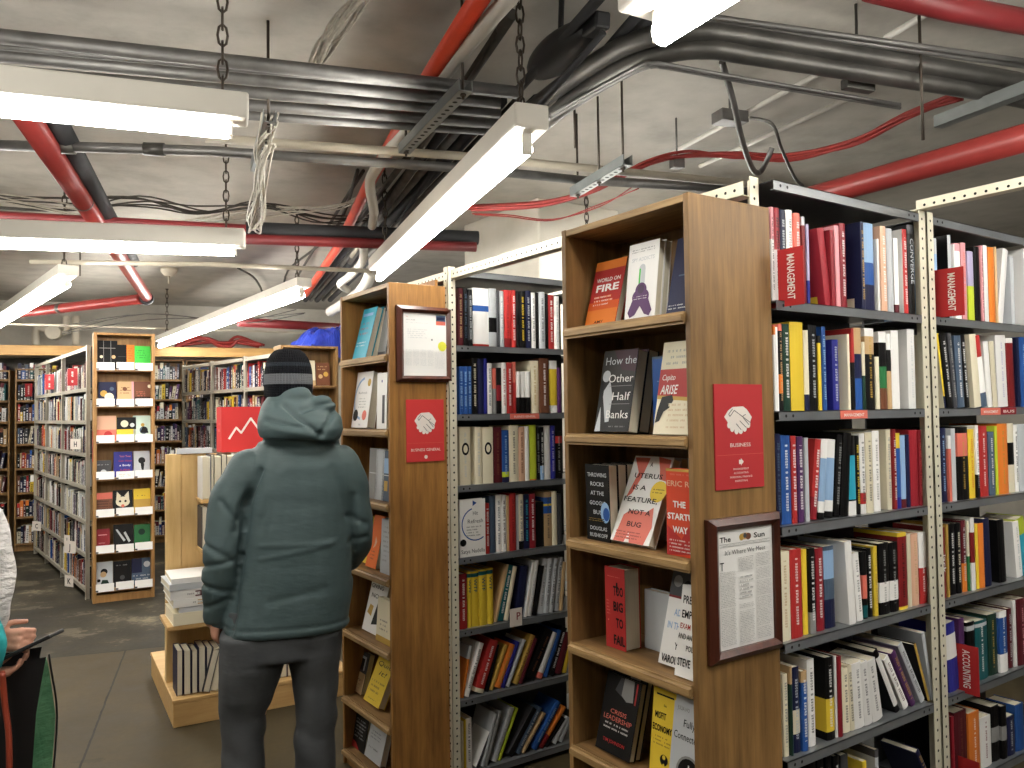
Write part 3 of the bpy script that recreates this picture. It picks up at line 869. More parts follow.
face_book(*R1, 1.96, 1.635, .024, 'white', [('l', .1, .93, .8, .06, 2, 'dark grey', 'white'), ('t', .5, .76, .07, 'SPY ADDICTS', 'silver', {'fit': .74, 'bold': 0}),
    ('r', .4, .36, .6, .66, 'silver'), ('d', .5, .66, .1, 'silver'), ('r', .4, .36, .45, .66, 'bright green'), ('d', .5, .37, .19, 'purple'), ('d', .5, .29, .28, 'purple', .7), ('p', [(.28, .3), (.72, .3), (.9, .1), (.82, .03), (.66, .06), (.5, .17), (.34, .06), (.18, .03), (.1, .1)], 'purple'), ('d', .5, .39, .11, (.05, .02, .06, 1)), ('l', .28, .31, .44, .06, 2, 'white', 'purple')],
    'white book with a purple figure on the top shelf of the nearest end bookcase', GA, copies=1)
R1 = px(560, 230, 7.314, (775, 612), (930, 590), (862, 85))
face_book(*R1, 1.96, 1.64, .028, 'navy', [('l', .06, .12, .9, .08, 2, 'white', 'navy'), ('t', .62, .86, .12, 'S', 'silver', {'bold': .02}), ('r', .3, .48, .9, .5, 'slate')], 'dark navy book leaning against the right side, top shelf of the nearest end bookcase', GA, wmul=1.15)
R1 = px(570, 335, 6.985, (170, 680), (405, 688), (245, 135))
face_book(*R1, 1.626, 1.64, .042, 'black', [('r', 0, .62, 1, 1, (.03, .028, .026, 1)), ('p', [(.3, 1), (1, 1), (1, .72), (.6, .75)], (.05, .02, .03, 1)), ('p', [(.0, .0), (.2, 0), (.24, .18), (.1, .3)], 'silver'), ('d', .17, .68, .12, 'silver'), ('p', [(.12, .1), (.4, .12), (.42, .42), (.3, .62), (.14, .5)], 'silver'), ('p', [(.18, 0), (.34, 0), (.2, .3), (.02, .66)], 'black'),
    ('t', .54, .82, .14, 'How the', 'silver', {'fit': .9, 'bold': 0}), ('t', .6, .6, .14, 'Other', 'white', {'fit': .72, 'bold': 0}), ('r', .3, .55, .95, .556, 'grey'), ('t', .66, .38, .14, 'Half', 'white', {'fit': .52, 'bold': 0}), ('r', .35, .33, .95, .336, 'grey'), ('t', .62, .16, .14, 'Banks', 'white', {'fit': .64, 'bold': 0}), ('l', .42, .08, .5, .04, 1, 'grey', 'black')],
    'black How the Other Half Banks book on the second shelf of the nearest end bookcase', GA, copies=1)
R1 = px(570, 335, 6.985, (584, 690), (720, 690), (563, 155))
face_book(*R1, 1.626, 1.70, .03, 'blue', [('l', .2, .7, .6, .04, 1, 'light blue', 'blue'), ('l', .2, .4, .4, .12, 2, 'light blue', 'blue'), ('r', 0, .97, .8, 1, 'slate')], 'plain blue book half covered by a white and red one, nearest end bookcase', GA, tilt=.0)
R1 = px(570, 335, 6.985, (578, 695), (880, 695), (735, 100))
face_book(*R1, 1.626, 1.625, .02, 'cream', [('l', .12, .93, .7, .2, 3, 'grey', 'cream'), ('p', [(0, .42), (1, .38), (1, .7), (0, .7)], 'red'), ('p', [(0, .38), (1, .34), (1, .38), (0, .42)], 'gold'), ('t', .06, .58, .09, 'Capito', 'white', {'align': 'LEFT', 'shear': .2, 'bold': 0, 'cond': .8}), ('t', .06, .43, .14, 'ARISE', 'white', {'align': 'LEFT', 'shear': .2, 'bold': .01, 'cond': .7}),
    ('p', [(.02, .12), (.12, .14), (.2, .24), (.32, .28), (.4, .36), (.36, .42), (.12, .4), (.05, .26)], 'black'), ('l', .3, .34, .6, .22, 4, 'tan', 'cream'), ('l', .25, .1, .6, .05, 1, 'tan', 'cream')], 'cream book with a red ARISE band leaning on the second shelf, nearest end bookcase', GA, tilt=.2)
R1 = px(574, 445, 6.4, (85, 603), (236, 625), (68, 122))
face_book(*R1, 1.298, 1.63, .036, 'black', [('t', .5, .84, .075, 'THROWING', 'silver', {'fit': .8}), ('t', .5, .72, .075, 'ROCKS', 'silver', {'fit': .56}), ('t', .5, .6, .075, 'AT THE', 'silver', {'fit': .56}), ('t', .5, .47, .075, 'GOOGLE', 'silver', {'fit': .66}), ('t', .5, .35, .075, 'BUS', 'silver', {'fit': .36}), ('d', .82, .38, .19, 'light blue', 1.5), ('d', .86, .36, .13, 'blue', 1.4), ('l', .12, .3, .7, .05, 2, 'gold', 'black', .1),
    ('t', .52, .14, .07, 'DOUGLAS', 'silver', {'fit': .7}), ('t', .52, .05, .07, 'RUSHKOFF', 'silver', {'fit': .74})], 'black THROWING ROCKS AT THE GOOGLE BUS book on the third shelf', GA, copies=3, tilt=-.02)
R1 = px(574, 445, 6.4, (232, 618), (478, 684), (405, 100))
face_book(*R1, 1.298, 1.625, .03, 'white', [('p', [(.02, .98), (.42, .98), (.34, .75), (.2, .55), (.08, .5), (.22, .8)], 'salmon'), ('p', [(.62, 1), (.95, .97), (.98, .72), (.8, .74), (.74, .85)], 'salmon'), ('p', [(.08, 0), (.36, 0), (.42, .12), (.5, 0), (.86, 0), (.95, .2), (.86, .42), (.72, .36), (.3, .36), (.16, .3)], 'salmon'), ('d', .86, .6, .2, 'yellow'), ('l', .72, .64, .28, .07, 2, 'black', 'yellow'),
    ('t', .5, .88, .07, 'A', 'black', {'bold': .02, 'cond': .8}), ('t', .5, .74, .08, 'UTERUS', 'black', {'fit': .72}), ('t', .36, .6, .08, 'IS A', 'black', {'fit': .34}), ('t', .48, .46, .08, 'FEATURE,', 'black', {'fit': .86}), ('t', .54, .32, .08, 'NOT A', 'black', {'fit': .56}), ('t', .5, .18, .08, 'BUG', 'black', {'fit': .36}), ('l', .1, .13, .7, .1, 3, 'maroon', 'salmon')],
    'white and red A UTERUS IS A FEATURE book leaning on the third shelf', GA)
R1 = px(574, 445, 6.4, (597, 700), (770, 745), (588, 150))
face_book(*R1, 1.298, 1.625, .028, (.62, .07, .03, 1), [('r', 0, .97, 1, 1, 'gold'), ('p', [(0, .35), (.5, .2), (1, .5), (1, .05), (0, 0)], 'red'), ('l', .1, .96, .85, .05, 1, 'salmon', (.62, .07, .03, 1)), ('t', .02, .8, .09, 'ERIC RIES', 'peach', {'align': 'LEFT', 'fit': 1.05}), ('t', .44, .56, .1, 'THE', 'white', {'fit': .42, 'bold': .03}), ('t', .04, .42, .1, 'STARTUP', 'white', {'align': 'LEFT', 'fit': .98, 'bold': .03}), ('t', .46, .27, .1, 'WAY', 'white', {'fit': .5, 'bold': .03}), ('l', .1, .2, .85, .16, 4, 'white', 'red')],
    'orange red THE STARTUP WAY book at the right of the third shelf', GA, wmul=1.12)
R1 = px(574, 445, 6.4, (450, 640), (700, 690), (448, 75))
face_book(*R1, 1.298, 1.785, .03, 'silver', [('r', 0, .9, .45, 1, 'red'), ('r', .5, .86, .8, .98, 'dark red')], 'pale grey book with red marks hiding behind the UTERUS and STARTUP books', GA, tilt=0.0)
R1 = px(574, 550, 5.486, (178, 508), (286, 557), (172, 85))
face_book(*R1, .97, 1.665, .062, 'red', [('l', .1, .9, .8, .03, 1, 'salmon', 'red'), ('t', .68, .66, .16, 'TOO', 'black', {'fit': .5, 'bold': .03}), ('t', .66, .47, .16, 'BIG', 'black', {'fit': .48, 'bold': .03}), ('t', .72, .27, .16, 'TO', 'black', {'fit': .36, 'bold': .03}), ('t', .68, .06, .16, 'FAIL', 'black', {'fit': .56, 'bold': .03}), ('r', .58, .7, .66, .82, 'black'), ('l', .08, .6, .2, .2, 5, 'salmon', 'red'), ('d', .16, .34, .03, 'salmon')],
    'thick red TOO BIG TO FAIL paperback on the fourth shelf of the nearest bookcase', GA, tilt=-.01)
R1 = px(574, 550, 5.486, (388, 520), (545, 500), (388, 215))
face_book(*R1, .97, 1.745, .03, 'silver', [], 'plain pale grey book at the back of the fourth shelf, behind TOO BIG TO FAIL', GA, tilt=.02)
R1 = px(574, 550, 5.486, (460, 528), (610, 600), (548, 115))
face_book(*R1, .97, 1.66, .024, 'white', [('r', 0, .72, 1, 1, 'dark grey'), ('d', .25, .88, .16, 'grey'), ('d', .62, .85, .14, 'black'), ('d', .8, .93, .1, 'silver'), ('r', 0, .7, 1, .725, 'dark red'), ('t', .3, .52, .1, 'ADULTS', 'light blue', {'align': 'LEFT', 'cond': .7}), ('t', .12, .38, .1, 'IN THE ROOM', 'light blue', {'align': 'LEFT', 'cond': .7}), ('t', .5, .18, .1, 'YANIS', 'black', {'align': 'LEFT', 'cond': .7, 'bold': .02}), ('t', .1, .03, .11, 'VAROUFAKIS', 'black', {'align': 'LEFT', 'cond': .62, 'bold': .02})],
    'white book with a dark photo along its top leaning on the fourth shelf', GA)
R1 = px(574, 550, 5.486, (550, 668), (690, 730), (597, 195))
face_book(*R1, .97, 1.622, .022, 'white', [('t', .08, .8, .12, 'PRE', 'black', {'align': 'LEFT', 'cond': .7, 'bold': .02}), ('t', .08, .64, .12, 'EMP', 'black', {'align': 'LEFT', 'cond': .7, 'bold': .02}), ('t', .06, .52, .085, 'EXAM', 'red', {'align': 'LEFT', 'cond': .7, 'bold': .01}), ('t', .02, .41, .085, 'AND AN', 'black', {'align': 'LEFT', 'cond': .62, 'bold': .01}), ('t', .36, .29, .085, 'POL', 'black', {'align': 'LEFT', 'cond': .7, 'bold': .01}), ('t', .08, .12, .12, 'STEVE', 'black', {'align': 'LEFT', 'cond': .6, 'bold': .02})],
    'white book lettered STEVE, cut by the side panel, front of the fourth shelf', GA)
R1 = px(574, 660, 7.108, (150, 603), (392, 742), (315, 108))
face_book(*R1, .652, 1.64, .022, 'black', [('p', [(.3, .8), (.42, .98), (.5, .98), (.6, .72)], 'dark grey'), ('p', [(.5, .76), (.52, .99), (.8, .99), (.84, .72), (.66, .7)], 'grey'), ('r', .88, .7, .92, .98, 'red'), ('t', .5, .5, .08, 'CRISIS', 'salmon', {'fit': .46, 'bold': 0}), ('t', .5, .41, .09, 'LEADERSHIP', 'salmon', {'fit': .8, 'bold': 0}), ('l', .14, .39, .72, .11, 2, 'white', 'black'), ('t', .5, .13, .06, 'TIM JOHNSON', 'red', {'fit': .62})],
    'black CRISIS LEADERSHIP book leaning on the fifth shelf of the nearest bookcase', GA, copies=1, tilt=.26)
R1 = px(574, 660, 7.108, (530, 738), (690, 815), (570, 195))
face_book(*R1, .652, 1.63, .03, 'yellow', [('r', .15, .93, .92, .95, 'black'), ('t', .55, .82, .04, 'the', 'black', {}), ('t', .12, .68, .1, 'MISFIT', 'black', {'align': 'LEFT', 'cond': .62, 'bold': .025}), ('t', .04, .54, .1, 'ECONOMY', 'black', {'align': 'LEFT', 'cond': .6, 'bold': .025}), ('l', .12, .5, .8, .12, 3, 'brown', 'yellow'), ('d', .62, .25, .17, 'black'), ('d', .62, .28, .07, 'yellow'), ('d', .62, .2, .04, 'yellow'), ('l', .3, .1, .5, .06, 2, 'brown', 'yellow')],
    'yellow MISFIT ECONOMY book on the fifth shelf of the nearest bookcase', GA)
R1 = px(574, 660, 7.108, (662, 800), (880, 872), (722, 255))
face_book(*R1, .652, 1.62, .03, 'silver', [('t', .12, .86, .06, 'JULIA HO', 'grey', {'align': 'LEFT', 'cond': .7}), ('t', .34, .7, .11, 'Fully', 'black', {'align': 'LEFT', 'cond': .85, 'bold': 0}), ('t', .06, .56, .11, 'Connected', 'black', {'align': 'LEFT', 'cond': .75, 'bold': 0}), ('d', .62, .24, .4, 'grey'), ('d', .62, .24, .34, 'black'), ('g', .62, .23, .11, .15, 2.2, 7.2, 'white'), ('r', .6, .24, .64, .33, 'white')],
    'white Fully Connected book with a black power symbol at the right of the fifth shelf', GA)
GB = 'books face out on the bookcase beside the person'
R1 = px(335, 290, 5.117, (88, 340), (142, 331), (150, 110))
face_book(*R1, 1.96, 1.60, .03, 'turquoise', [('r', .1, .84, .8, .9, 'light blue'), ('l', .1, .74, .7, .3, 3, 'red', 'turquoise'), ('l', .1, .34, .7, .12, 2, 'white', 'turquoise')], 'turquoise book leaning on the top shelf of the bookcase beside the person', GB, copies=1, wmul=1.25)
R1 = px(335, 290, 5.117, (205, 325), (240, 320), (252, 95))
face_book(*R1, 1.96, 1.66, .04, 'dark grey', [('r', .1, .1, .9, .9, 'grey')], 'dark grey book leaning behind the turquoise ones on the top shelf', GB, copies=1, wmul=1.5)
R1 = px(335, 290, 5.117, (82, 690), (163, 690), (118, 430))
face_book(*R1, 1.626, 1.60, .04, 'white', [('g', .56, .52, .5, .56, 1.7, 4.6, 'light blue'), ('d', .82, .8, .1, 'gold'), ('d', .2, .22, .15, 'black'), ('d', .74, .22, .13, 'salmon'), ('t', .5, .6, .06, 'Refresh', 'grey', {'fit': .5, 'bold': 0}), ('l', .3, .54, .5, .2, 4, 'grey', 'white'), ('t', .5, .04, .06, 'Satya', 'grey', {'bold': 0})], 'white book with a pale blue arc on the second shelf beside the person', GB)
R1 = px(335, 290, 5.117, (212, 690), (262, 690), (218, 428))
face_book(*R1, 1.626, 1.61, .035, 'white', [('r', .55, .1, .8, .6, 'dark grey'), ('d', .5, .85, .06, 'indigo')], 'white book pressed against the framed side panel, second shelf beside the person', GB)
for i, (c, x, lab) in enumerate((('grey', 148, 'grey hardback book nearest the jacket on the third shelf beside the person'), ('silver', 178, 'pale grey hardback book in the middle of the third shelf beside the person'), ('slate', 208, 'slate blue book with a yellow mark, right end of third shelf beside the person'))):
    R1 = px(335, 430, 4.517, (x, 291), (x+34, 292), (x+4, 84+6*i))
    face_book(*R1, 1.298, 1.60, .045, c, [('r', .1, .5, .9, .52, 'silver')]+([('r', .3, .2, .7, .4, 'gold'), ('r', .2, .55, .8, .85, 'light blue')] if i == 2 else []), lab, GB, tilt=.06, wmul=1.1)
R1 = px(335, 430, 4.517, (106, 603), (138, 609), (166, 398))
face_book(*R1, .97, 1.62, .03, 'yellow', [('l', .2, .8, .6, .5, 6, 'orange', 'yellow')], 'yellow book leaning on the fourth shelf, just right of the jacket sleeve', GB)
R1 = px(335, 430, 4.517, (136, 612), (182, 632), (182, 388))
face_book(*R1, .97, 1.60, .03, (.75, .16, .03, 1), [('p', [(.5, .6), (.7, .5), (.62, .42), (.4, .36), (.5, .45)], 'peach'), ('l', .3, .34, .4, .2, 3, 'brown', (.75, .16, .03, 1))], 'orange book leaning on the fourth shelf beside the person', GB)
R1 = px(335, 430, 4.517, (203, 636), (250, 658), (212, 402))
face_book(*R1, .97, 1.60, .03, 'silver', [('l', .2, .9, .6, .7, 8, 'grey', 'silver')], 'pale book standing against the side panel, fourth shelf beside the person', GB)
R1 = px(335, 570, 3.88, (104, 218), (168, 252), (147, 38))
face_book(*R1, .652, 1.62, .028, 'white', [('t', .4, .84, .12, 'GIVING', 'black', {'fit': .7}), ('t', .36, .66, .12, 'NO', 'black', {'fit': .4}), ('p', [(.1, .35), (.36, .3), (.4, .5), (.2, .52)], 'gold'), ('p', [(.45, .15), (.8, .2), (.78, .6), (.6, .6)], 'black')], 'white book lettered GIVING on the fifth shelf beside the person', GB)
R1 = px(335, 570, 3.88, (158, 258), (215, 290), (168, 105))
face_book(*R1, .652, 1.60, .03, 'cream', [('l', .2, .55, .6, .3, 3, 'dark grey', 'cream'), ('r', 0, 0, 1, .14, 'gold')], 'cream book standing against the side panel, fifth shelf beside the person', GB)
R1 = px(335, 570, 3.88, (46, 502), (102, 528), (80, 303))
face_book(*R1, .328, 1.62, .03, 'dark grey', [('r', .18, .56, .86, .9, 'silver'), ('r', .26, .56, .78, .84, 'black'), ('r', 0, 0, 1, .5, 'tan'), ('t', .5, .3, .07, 'Sorry', 'black', {'fit': .6, 'bold': 0}), ('l', .2, .24, .6, .14, 3, 'brown', 'tan')], 'beige book with a dark photo on the sixth shelf beside the person', GB)
R1 = px(335, 570, 3.88, (110, 524), (168, 570), (186, 338))
face_book(*R1, .328, 1.60, .035, 'yellow', [('t', .5, .78, .14, 'Quit', 'black', {'fit': .8, 'bold': 0, 'shear': .2}), ('t', .56, .6, .14, 'it!', 'black', {'fit': .4, 'bold': 0, 'shear': .2}), ('l', .1, .5, .8, .3, 3, 'brown', 'yellow'), ('l', .2, .12, .6, .05, 1, 'brown', 'yellow')], 'yellow book leaning on the sixth shelf beside the person', GB)
R1 = px(335, 570, 3.88, (66, 770), (112, 800), (85, 555))
face_book(*R1, .075, 1.60, .03, 'black', [('l', .1, .9, .8, .6, 6, 'silver', 'black'), ('p', [(0, 0), (.6, 0), (.3, .16), (0, .2)], 'red')], 'black patterned book on the bottom shelf beside the person', GB)
R1 = px(335, 570, 3.88, (114, 800), (175, 830), (140, 600))
face_book(*R1, .075, 1.60, .03, 'silver', [('l', .15, .9, .7, .3, 3, 'slate', 'silver'), ('l', .15, .42, .7, .14, 1, 'dark grey', 'silver', .1)], 'pale book on the bottom shelf beside the person', GB)
# a face-out book among the spines of the second row
a, b = onY(459.6, 555, YB), onY(485, 552, YB); hh = solve_z((a.x+b.x)/2, YB, 485+112/7.877)-1.03; w = b.x-a.x
o = cover_mesh(w, hh, .03, 'white', [('g', .62, .56, .52, .56, 1.85, 5.3, 'blue'), ('p', [(.5, .98), (.66, .93), (.5, .88)], 'blue'), ('d', .12, .25, .12, 'black'), ('t', .6, .72, .1, 'Hit', 'dark grey', {'bold': 0}), ('t', .6, .58, .1, 'Refresh', 'dark grey', {'fit': .6, 'bold': 0}), ('l', .25, .54, .6, .2, 4, 'dark grey', 'white'), ('t', .5, .06, .1, 'Satya Nadella', 'dark grey', {'fit': .92, 'bold': 0})], None).build('book', M['print'], None, ((a.x+b.x)/2, YB-.006, 1.0306), True)
p = MB(); p.box(-w/2+.0022, w/2-.0025, .0022, .0278, .003, hh-.003); p.build('pages', M['pages'], o)
tag(o, 'white Hit Refresh book turned face out beside the cream post, second steel row', 'book', 'books on the second steel row, fourth shelf'); BOOKS.append(o)

# ------------------------------------------------------------------ the light oak end bookcase on the left: three books a shelf over white cards
GL = 'books face out on the light oak end bookcase'
LM = Matrix.Translation(lc) @ Matrix.Rotation(LROT, 4, 'Z')
SETS = [
 [(-.225, .17, .27, 'black', [('r', .1, .72, .9, .74, 'grey'), ('r', .3, 0, .32, 1, 'grey'), ('r', .66, 0, .68, 1, 'grey'), ('d', .2, .42, .08, 'cream'), ('d', .8, .42, .1, 'tan')], 'black book with fine grid lines'), (-.06, .085, .235, 'black', [('r', .1, .5, .9, .52, 'dark grey')], 'narrow plain black book'), (.022, .07, .235, 'orange', [('l', .2, .9, .6, .5, 5, 'maroon', 'orange')], 'narrow orange book'), (.092, .15, .225, 'bright green', [('l', .1, .85, .6, .4, 4, 'dark green', 'bright green')], 'bright green book')],
 [(-.215, .15, .22, 'navy', [('d', .3, .5, .2, 'gold'), ('d', .6, .35, .26, 'cream'), ('d', .75, .7, .12, 'slate'), ('l', .05, .12, .9, .1, 1, 'silver', 'navy')], 'navy book with yellow shapes'), (-.055, .14, .225, 'tan', [('l', .15, .8, .7, .35, 3, 'maroon', 'tan'), ('d', .45, .68, .14, 'brown'), ('r', .86, 0, 1, 1, 'pink')], 'tan book with brown lettering'), (.09, .165, .225, 'brown', [('d', .8, .8, .1, 'cream'), ('r', 0, 0, 1, .35, (.03, .015, .012, 1)), ('l', .1, .6, .6, .25, 3, 'salmon', 'brown')], 'dark brown book with a pale disc')],
 [(-.235, .17, .235, 'peach', [('r', 0, 0, 1, .45, 'salmon'), ('d', .6, .25, .2, 'red')], 'peach coloured book'), (-.06, .165, .22, 'yellow', [('r', 0, .48, 1, 1, 'black'), ('d', .4, .72, .2, 'cream'), ('d', .8, .66, .12, 'silver'), ('l', .1, .3, .8, .2, 2, 'black', 'yellow', .1)], 'yellow and black book'), (.08, .165, .235, (.55, .68, .6, 1), [('d', .55, .4, .22, 'slate'), ('d', .5, .62, .1, 'gold'), ('p', [(.36, .3), (.8, .28), (.72, .5), (.5, .56)], 'black')], 'pale mint book with a dark figure')],
 [(-.235, .13, .16, 'dark grey', [('d', .5, .3, .2, 'silver'), ('l', .1, .8, .8, .12, 1, 'silver', 'dark grey')], 'low dark grey book'), (-.085, .16, .235, 'indigo', [('t', .6, .78, .1, 'You Too', 'salmon', {'fit': .6}), ('t', .6, .6, .1, 'Can Have', 'red', {'fit': .7}), ('t', .6, .42, .1, 'a Body', 'white', {'fit': .6}), ('t', .6, .24, .1, 'Like', 'red', {'fit': .5})], 'indigo book with red lettering'), (.085, .14, .235, 'silver', [('d', .5, .62, .22, 'black'), ('p', [(.42, .5), (.66, .5), (.6, .2), (.48, .26)], 'black')], 'white book with a black head silhouette')],
 [(-.235, .14, .2, 'brown', [('r', 0, .7, 1, 1, 'salmon'), ('l', .05, .66, .9, .6, 5, (.02, .01, .01, 1), 'brown')], 'brown and pink spotted book'), (-.09, .165, .215, 'black', [('d', .5, .5, .36, 'cream', .8), ('p', [(.16, .55), (.2, .95), (.42, .75)], 'cream'), ('p', [(.84, .55), (.8, .95), (.58, .75)], 'cream'), ('d', .36, .52, .06, 'black'), ('d', .64, .52, .06, 'black'), ('d', .5, .32, .09, 'salmon')], 'black book with a pale animal face'), (.085, .155, .22, 'yellow', [('r', 0, 0, 1, .55, 'gold'), ('l', .2, .75, .6, .1, 1, 'brown', 'yellow')], 'golden yellow book')],
 [(-.235, .12, .2, 'crimson', [('r', .2, .7, .8, .74, 'pink'), ('l', .2, .4, .6, .1, 1, 'pink', 'crimson')], 'crimson book'), (-.085, .17, .23, 'black', [('p', [(.1, .8), (.2, .8), (.6, .35), (.5, .3)], 'silver'), ('p', [(.5, .65), (.6, .7), (.85, .3), (.75, .25)], 'silver'), ('t', .55, .08, .13, 'Revolution', 'white', {'fit': .8, 'bold': 0})], 'black book with white brush strokes'), (.09, .145, .215, 'green', [('d', .45, .68, .2, 'dark green'), ('d', .4, .2, .05, 'lime')], 'dark green book')],
 [(-.235, .145, .24, 'silver', [('d', .5, .62, .2, 'black'), ('d', .46, .52, .18, 'tan'), ('p', [(.2, 0), (.9, 0), (.7, .3), (.4, .32)], 'dark green'), ('d', .2, .3, .1, 'black')], 'white book with a portrait drawing'), (-.085, .15, .235, 'black', [('d', .5, .35, .14, 'dark grey'), ('l', .15, .88, .7, .1, 1, 'grey', 'black')], 'plain black book'), (.07, .175, .245, 'slate', [('r', 0, .45, .5, 1, 'navy'), ('d', .75, .75, .16, 'silver'), ('l', .05, .4, .9, .36, 3, 'silver', 'slate')], 'grey blue book with white print')]]
SN = ['top', 'second', 'third', 'fourth', 'fifth', 'sixth', 'bottom']
for si, (z, st_) in enumerate(zip(ZL, SETS)):
    for x, w, h, c, art, d in st_:
        y = .085 if w < .12 else .06
        M4 = LM @ Matrix.Translation((x+w/2, y, z+.0055)) @ Matrix.Rotation(-.16, 4, 'X')
        o = cover_mesh(w, h, .028, c, art).build('book', M['print'], None, None, True, M4); p = MB(); p.box(-w/2+.0022, w/2-.0025, .0022, .0258, .003, h-.003); p.build('pages', M['pages'], o)
        tag(o, f'{d} on the {SN[si]} shelf of the oak end bookcase', 'book', GL); BOOKS.append(o)
    for i, x in enumerate((-.16, .005, .165)):
        b = MB(); wc = .075; zz = z-.012+.004*((si+i) % 2)
        b.box(-wc, wc, -.0012, .0012, 0, .072, pal('white')); b.box(-wc, -wc+.02, -.0016, -.0012, .002, .016, pal('dark grey'))
        if si == 3 and i == 1: lines(b, (-wc+.02, -.0017, .05), (1, 0, 0), (0, 0, 1), .1, .03, 2, pal('salmon'), pal('white'))
        M4 = LM @ Matrix.Translation((x, -.0195, zz)) @ Matrix.Rotation(-.12, 4, 'X')
        o = b.build('price_card', M['paperprint'], None, None, True, M4)
        tag(o, f'{["left", "middle", "right"][i]} white card on the {SN[si]} shelf edge of the light oak end bookcase', 'card', 'white cards on the light oak end bookcase')
# books in the far end bookcase by the hat
RM = Matrix.Translation((2.485, 6.715, 0)) @ Matrix.Rotation(-.07, 4, 'Z')
for x, w, h, c, art, d in ((-.01, .085, .22, 'cream', [('r', 0, .1, .4, .9, (.5, .62, .45, 1)), ('r', 0, 0, 1, .2, 'tan')], 'pale green and cream book just right of the hat'), (.085, .12, .2, 'brown', [('d', .3, .4, .16, 'tan'), ('d', .7, .5, .18, 'gold'), ('l', .1, .9, .8, .25, 2, 'tan', 'brown')], 'brown patterned book standing right of the pale green one')):
    o = cover_mesh(w, h, .03, c, art).build('book', M['print'], None, None, True, RM @ Matrix.Translation((x+w/2, .09, 1.951)) @ Matrix.Rotation(-.12, 4, 'X')); p = MB(); p.box(-w/2+.0022, w/2-.0025, .0022, .0278, .003, h-.003); p.build('pages', M['pages'], o)
    tag(o, d, 'book', 'books on the bookcase behind the hat'); BOOKS.append(o)

# ------------------------------------------------------------------ display stand books
SM = Matrix.Translation(st) @ Matrix.Rotation(SR, 4, 'Z')
def stand_book(x, y, z, t, d, h, c, lean, label, group):
    """fore-edge towards the camera"""
    M4 = SM @ Matrix.Translation((x, y, z+abs(math.sin(lean))*t/2+.001)) @ Matrix.Rotation(lean, 4, 'Y') @ Matrix.Rotation(math.pi, 4, 'Z') @ Matrix.Translation((0, -d, 0))
    o = book_mesh(t, d, h, pal(c, .1)).build('book', M['print'], None, None, True, M4); pages_mesh(t, d, h).build('pages', M['pages'], o); tag(o, label, 'book', group); BOOKS.append(o)
GP = 'books standing on the plinth of the display stand'
x = .025
for i in range(6):
    t = .03+.006*(i % 2); stand_book(x+t/2, .05, .151, t, .17, .25-.006*(i % 3), 'navy', 0, f'{ORD[i]} upright dark blue book from the left on the stand plinth, pages outward', GP); x += t+.006
x = .155
for i in range(5):
    t = .036; stand_book(x+t/2, .02+.002*i, .151, t, .16, .235, 'cream' if i else 'dark grey', .24, f'{ORD[i]} leaning pale book from the left on the stand plinth, pages outward', GP); x += t*1.12
x = .55
for i in range(6):
    t = .04; stand_book(x+t/2, .06, .151, t, .16, .24, ['tan', 'slate', 'maroon', 'cream', 'grey', 'navy'][i], 0, f'{["tan", "slate", "maroon", "cream", "grey", "navy"][i]} book on the stand plinth behind the trousers of the person', GP); x += t+.003
GU = 'books on the upper shelves of the display stand'
x = .175
for i, (c, t) in enumerate((('white', .045), ('dark grey', .018), ('cream', .035), ('dark grey', .03), ('cream', .05), ('white', .04), ('tan', .04))):
    stand_book(x+t/2, .155, 1.216, t, .17, .255 if i % 2 else .245, c, .0, f'{ORD[i]} book from the left on the top shelf of the pine stand, pages outward', GU); x += t+.003
x = .175
for i, (c, t) in enumerate((('dark grey', .03), ('grey', .02), ('brown', .03), ('cream', .035), ('cream', .05), ('white', .04), ('tan', .04))):
    stand_book(x+t/2, .16, .931, t, .17, .25 if i % 2 else .24, c, .0, f'{ORD[i]} book from the left on the lower shelf of the pine stand, pages outward', GU); x += t+.003
def flat_book(x, y, z, w, d, t, c, art_c, rot, label, group, M0=None):
    M4 = (M0 or SM) @ Matrix.Translation((x, y, z)) @ Matrix.Rotation(rot, 4, 'Z')
    b = MB(); cc = pal(c, .05); b.box(-w/2, w/2, 0, d, 0, .0025, cc); b.box(-w/2, w/2, 0, d, t-.0025, t, cc); b.box(-w/2, w/2, 0, .0025, .0025, t-.0025, cc)
    if art_c: b.box(-w*.2, w*.34, -.0006, 0, t*.2, t*.8, pal(art_c)); lines(b, (-w*.3, -.0008, t*.75), (1, 0, 0), (0, 0, 1), w*.16, t*.5, 1, pal('grey'), cc)
    o = b.build('book', M['print'], None, None, True, M4); p = MB(); p.box(-w/2+.003, w/2-.003, .0027, d-.003, .0027, t-.0027); p.build('pages', M['pages'], o); tag(o, label, 'book', group); BOOKS.append(o)
GS = 'large flat books stacked on the tray of the display stand'; z = .5508
for i, (t, w, c, a, dx, rt) in enumerate(((.066, .44, 'cream', None, .22, .02), (.03, .40, 'silver', None, .23, -.03), (.042, .42, 'white', 'tan', .21, .02), (.05, .43, 'white', 'maroon', .20, .0), (.035, .42, 'silver', None, .19, .03), (.028, .4, 'white', None, .19, -.02))):
    flat_book(dx, .0, z, w, .31, t, c, a, rt, f'large {c} book lying {ORD[i]} from the bottom of the stack on the stand tray', GS); z += t+.0008
z = .5508
for i, (t, w, c, a) in enumerate(((.05, .36, 'white', None), (.04, .34, 'cream', 'maroon'), (.05, .35, 'white', None))):
    flat_book(.68, .0, z, w, .31, t, c, a, .02, f'large {c} book lying {ORD[i]} from the bottom of the stack behind the jacket', GS); z += t+.0008
flat_book(.16, .33, 1.4762, .2, .06, .03, 'silver', None, .0, 'white book lying flat on top of the pine display stand', None)
